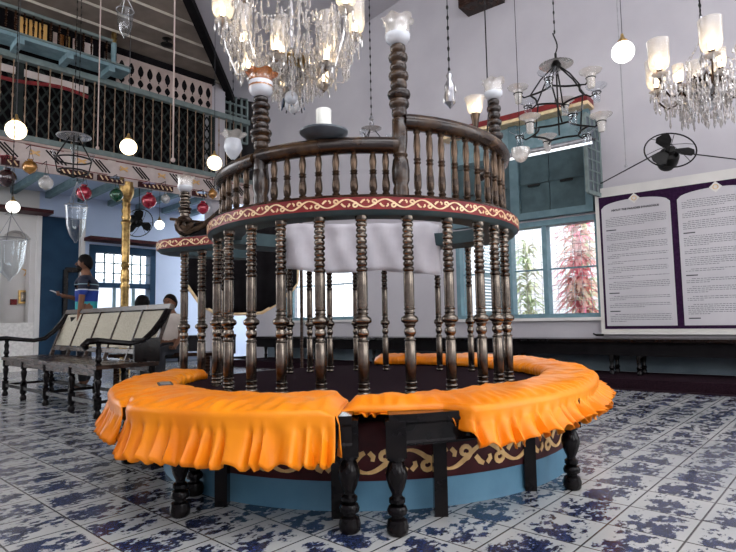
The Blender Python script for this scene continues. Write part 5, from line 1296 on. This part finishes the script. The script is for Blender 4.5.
def person(base, face, label, sit, shirt, trous, hand_r, hand_l, phone=False, beard=False, hs=1.0, bun=False):
    """base: floor point under the hips; face: unit forward vector"""
    t = thing('person', base, label, 'person')
    f = Vector(face).normalized(); s = Vector((f.y, -f.x, 0)); b = Vector(base)      # s: person's right
    def Q(fw, sd, z): return b + f*fw + s*sd + Vector((0, 0, z*hs))
    H0 = 0.93 if not sit else 0.50
    v = [Q(0, 0, H0), Q(0.0, 0, H0+0.18), Q(0.0, 0, H0+0.36), Q(0.0, 0, H0+0.47), Q(0.01, 0, H0+0.53), Q(0.02, 0, H0+0.58), Q(0.045, 0, H0+0.64), Q(0.035, 0, H0+0.71)]
    r = [(0.14, 0.10), (0.13, 0.095), (0.155, 0.10), (0.12, 0.08), 0.06, 0.06, 0.076, 0.080]
    e = [(i, i+1) for i in range(7)]
    def limb(start, pts, rad):
        k0 = start
        for p, q in zip(pts, rad): v.append(p); r.append(q); e.append((k0, len(v)-1)); k0 = len(v)-1
    sr, sl = Q(0, 0.17, H0+0.46), Q(0, -0.17, H0+0.46)
    def arm(sh, hand, sd):
        hand = Vector(hand); d = hand-sh; L = 0.28; m_ = (sh+hand)/2; hh = sqrt(max(0.0, L*L-(d.length/2)**2)); dn = d.normalized(); dw = Vector((0, 0, -1))-dn*Vector((0, 0, -1)).dot(dn)
        if dw.length < 0.05: dw = -f
        el = m_+dw.normalized()*hh; limb(3, [sh, el, hand-(hand-el).normalized()*0.03, hand+(hand-el).normalized()*0.05], [0.052, 0.040, 0.026, (0.035, 0.018)]); return el
    er = arm(sr, hand_r, 1); el_ = arm(sl, hand_l, -1)
    if not sit:
        for sd in (-1, 1): limb(0, [Q(0, sd*0.09, H0-0.06), Q(0.01, sd*0.10, 0.50), Q(0.0, sd*0.10, 0.09), Q(0.13, sd*0.12, 0.035)], [0.088, 0.058, 0.042, 0.038])
    else:
        for sd in (-1, 1): limb(0, [Q(0.10, sd*0.10, H0-0.0), Q(0.42, sd*0.11, H0-0.0), Q(0.44, sd*0.11, 0.10), Q(0.55, sd*0.11, 0.035)], [0.08, 0.062, 0.042, 0.038])
    ex = []
    for hp, elb in ((Vector(hand_r), er), (Vector(hand_l), el_)):
        d = (hp-elb).normalized(); sd = d.cross(Vector((0, 0, 1))).normalized(); up_ = sd.cross(d)
        for k in range(4):
            a = hp+d*0.05+sd*(0.024*(k-1.5)); L = (0.062, 0.072, 0.068, 0.052)[k]; m = MB(); m.tube([a, a+d*L*0.5+up_*0.006, a+d*L*0.8+up_*0.025, a+d*L*0.85+up_*0.045], [0.010, 0.009, 0.008, 0.006], 7); ex.append(m)
        m = MB(); m.tube([hp+sd*0.03, hp+sd*0.055+d*0.03+up_*0.02, hp+sd*0.045+d*0.06+up_*0.035], [0.011, 0.010, 0.007], 7); ex.append(m)
    # face: skull, nose, ears, lips, brow
    hc = Q(0.035, 0, H0+0.685)
    m = MB(); m.sphere(hc, 0.1, 18, 14, (0.86, 0.92, 1.14)); ex.append(m)
    m = MB(); m.tube([hc+f*0.085+Vector((0, 0, 0.02)), hc+f*0.112+Vector((0, 0, -0.018)), hc+f*0.09+Vector((0, 0, -0.03))], [0.008, 0.015, 0.010], 8); ex.append(m)
    for sd in (-1, 1):
        m = MB(); m.sphere(hc+s*sd*0.088-f*0.005, 0.022, 8, 6, (0.6, 0.8, 1.3)); ex.append(m)
    m = MB(); m.sphere(hc+f*0.086+Vector((0, 0, -0.052)), 0.018, 8, 6, (1, 1.1, 0.5)); ex.append(m)
    body = skin_mesh('body', v, e, r, 'skin', t, extra=ex)
    for sd in (-1, 1):
        m = MB(); m.sphere(hc+f*0.082+s*sd*0.032+Vector((0, 0, 0.012)), 0.010, 8, 6); m.build('eye', 'ink', t)
    # hair
    m = MB(); vs = []; n, k = 24, 10
    for j in range(k+1):
        for i in range(n):
            a = 2*pi*i/n; d_ = f*cos(a)+s*sin(a); lim = 0.56-0.20*cos(a) if not bun else 0.55-0.23*cos(a)
            ph = (pi*lim)*j/k; rr = 0.108
            wv_ = 1+0.05*mnoise.noise((d_*3+Vector((0, 0, ph*3))))
            vs.append(hc+Vector((0, 0, 0.004))+d_*(rr*0.94*sin(ph)*wv_)+Vector((0, 0, rr*1.16*cos(ph)*wv_))-f*0.008)
    m.add(vs, [(j*n+i, j*n+(i+1) % n, (j+1)*n+(i+1) % n, (j+1)*n+i) for j in range(k) for i in range(n)]); h = m.build('hair', 'hair', t)
    sd_ = h.modifiers.new('t', 'SOLIDIFY'); sd_.thickness = 0.006
    if beard:
        m = MB(); m.sphere(hc+f*0.038+Vector((0, 0, -0.066)), 0.066, 16, 12, (1.0, 1.12, 0.85)); m.build('beard', 'hair', t)
    # clothes follow the body
    sv = [Q(0, 0, H0-0.06), Q(0, 0, H0+0.18), Q(0, 0, H0+0.36), Q(0, 0, H0+0.475), Q(0.0, 0, H0+0.535)]; sr_ = [(0.165, 0.122), (0.150, 0.115), (0.180, 0.122), (0.15, 0.10), 0.072]; se = [(i, i+1) for i in range(4)]
    for sh, elb in ((sr, er), (sl, el_)):
        k0 = len(sv); mid = sh+(elb-sh)*0.70; sv += [sh, mid]; sr_ += [0.070, 0.064]; se += [(3, k0), (k0, k0+1)]
    skin_mesh('shirt', sv, se, sr_, shirt, t)
    tv = [Q(0, 0, H0-0.0)]; tr_ = [(0.155, 0.115)]; te = []
    for sd in (-1, 1):
        pts = [Q(0, sd*0.09, H0-0.08), Q(0.01, sd*0.10, 0.50), Q(0.0, sd*0.10, 0.10)] if not sit else [Q(0.10, sd*0.10, H0), Q(0.42, sd*0.11, H0), Q(0.44, sd*0.11, 0.12)]
        k0 = 0
        for p, q in zip(pts, (0.10, 0.075, 0.062)): tv.append(p); tr_.append(q); te.append((k0, len(tv)-1)); k0 = len(tv)-1
    skin_mesh('trousers', tv, te, tr_, trous, t)
    return t
mb_ = at(86, 320, 7.6); base = Vector((mb_.x, mb_.y, 0)); hr = at(61, 296, 7.45)
man = person(base, (-0.97, -0.25, 0), 'standing bearded man in a striped blue and teal polo shirt looking at his phone', False, 'shirt', 'trouser', hr+Vector((0.04, 0, 0)), base+Vector((0.03, -0.26, 0.84)), beard=True, hs=1.075)
m = MB(); dph = Vector((0.85, 0.1, -0.35)).normalized(); m.box(at(56.5, 292.5, 7.4), (0.15, 0.075, 0.009), dph, Vector((0, 1, 0)).cross(dph).cross(dph).normalized() if False else Vector((-0.1, 0.99, 0)), dph.cross(Vector((-0.1, 0.99, 0))).normalized())
tag(m.build('phone', 'phone', smooth=False), 'light coloured phone held by the standing man', 'phone')
p2 = at(171, 330, 8.05); b2 = Vector((p2.x, p2.y, 0))
person(b2, (-0.25, -0.97, 0), 'seated person in a cream top seen between the settee and the first column', True, 'cream', 'trouser', b2+Vector((-0.16, -0.30, 0.56)), b2+Vector((0.16, -0.30, 0.56)), bun=True)
p3 = at(141, 330, 8.2); b3 = Vector((p3.x, p3.y, 0))
person(b3, (0.1, 0.99, 0), 'seated dark haired person whose head just shows above the settee back', True, 'trouser', 'trouser', b3+Vector((-0.16, 0.30, 0.56)), b3+Vector((0.16, 0.30, 0.56)))

# ================================================================== REST OF THE ROOM BEHIND THE CAMERA, UNSEEN, ADDED TO CUT AMBIENT LIGHT
def room_wall(name, o_, d_, n_, L, H_, openings):
    m = MB(); xs = sorted(set([0, L]+[a for a, b, c_, d in openings]+[b for a, b, c_, d in openings]))
    for x0, x1 in zip(xs, xs[1:]):
        op = [q for q in openings if q[0] <= x0+1e-6 and q[1] >= x1-1e-6]
        segs = [(0, H_)] if not op else [(0, op[0][2]), (op[0][3], H_)]
        for z0, z1 in segs: m.box(o_+d_*((x0+x1)/2)+Vector((0, 0, (z0+z1)/2))+n_*0.15, (x1-x0, 0.3, z1-z0), d_, n_)
    struct(name, m, 'wall')

K1 = -2.8; K2 = -5.5
def cross(a_off, b_off):      # WN.p = a_off and GN.p = b_off
    det = WN.x*GN.y-WN.y*GN.x; return Vector(((a_off*GN.y-b_off*WN.y)/det, (WN.x*b_off-GN.x*a_off)/det, 0))
A_ = cross(K1, GOFF+BW); B_ = cross(K1, K2); C_ = cross(WOFF, K2)
L1 = (B_-A_).length; L2 = (C_-B_).length
room_wall('wall_front', A_, (B_-A_)/L1, -WN, L1, 9, [(1.5, 4.5, 3.0, 5.6), (6.0, 9.0, 3.0, 5.6), (10.5, 13.5, 3.0, 5.6), (15, 17.5, 3.0, 5.6)])  # unseen; openings set high to light the far upper wall
room_wall('wall_far_right', B_, (C_-B_)/L2, -GN, L2, 9, [(1.5, 4.5, 1.2, 4.2), (6.5, 9.5, 1.2, 4.2)])  # unseen; openings added to let sky light in
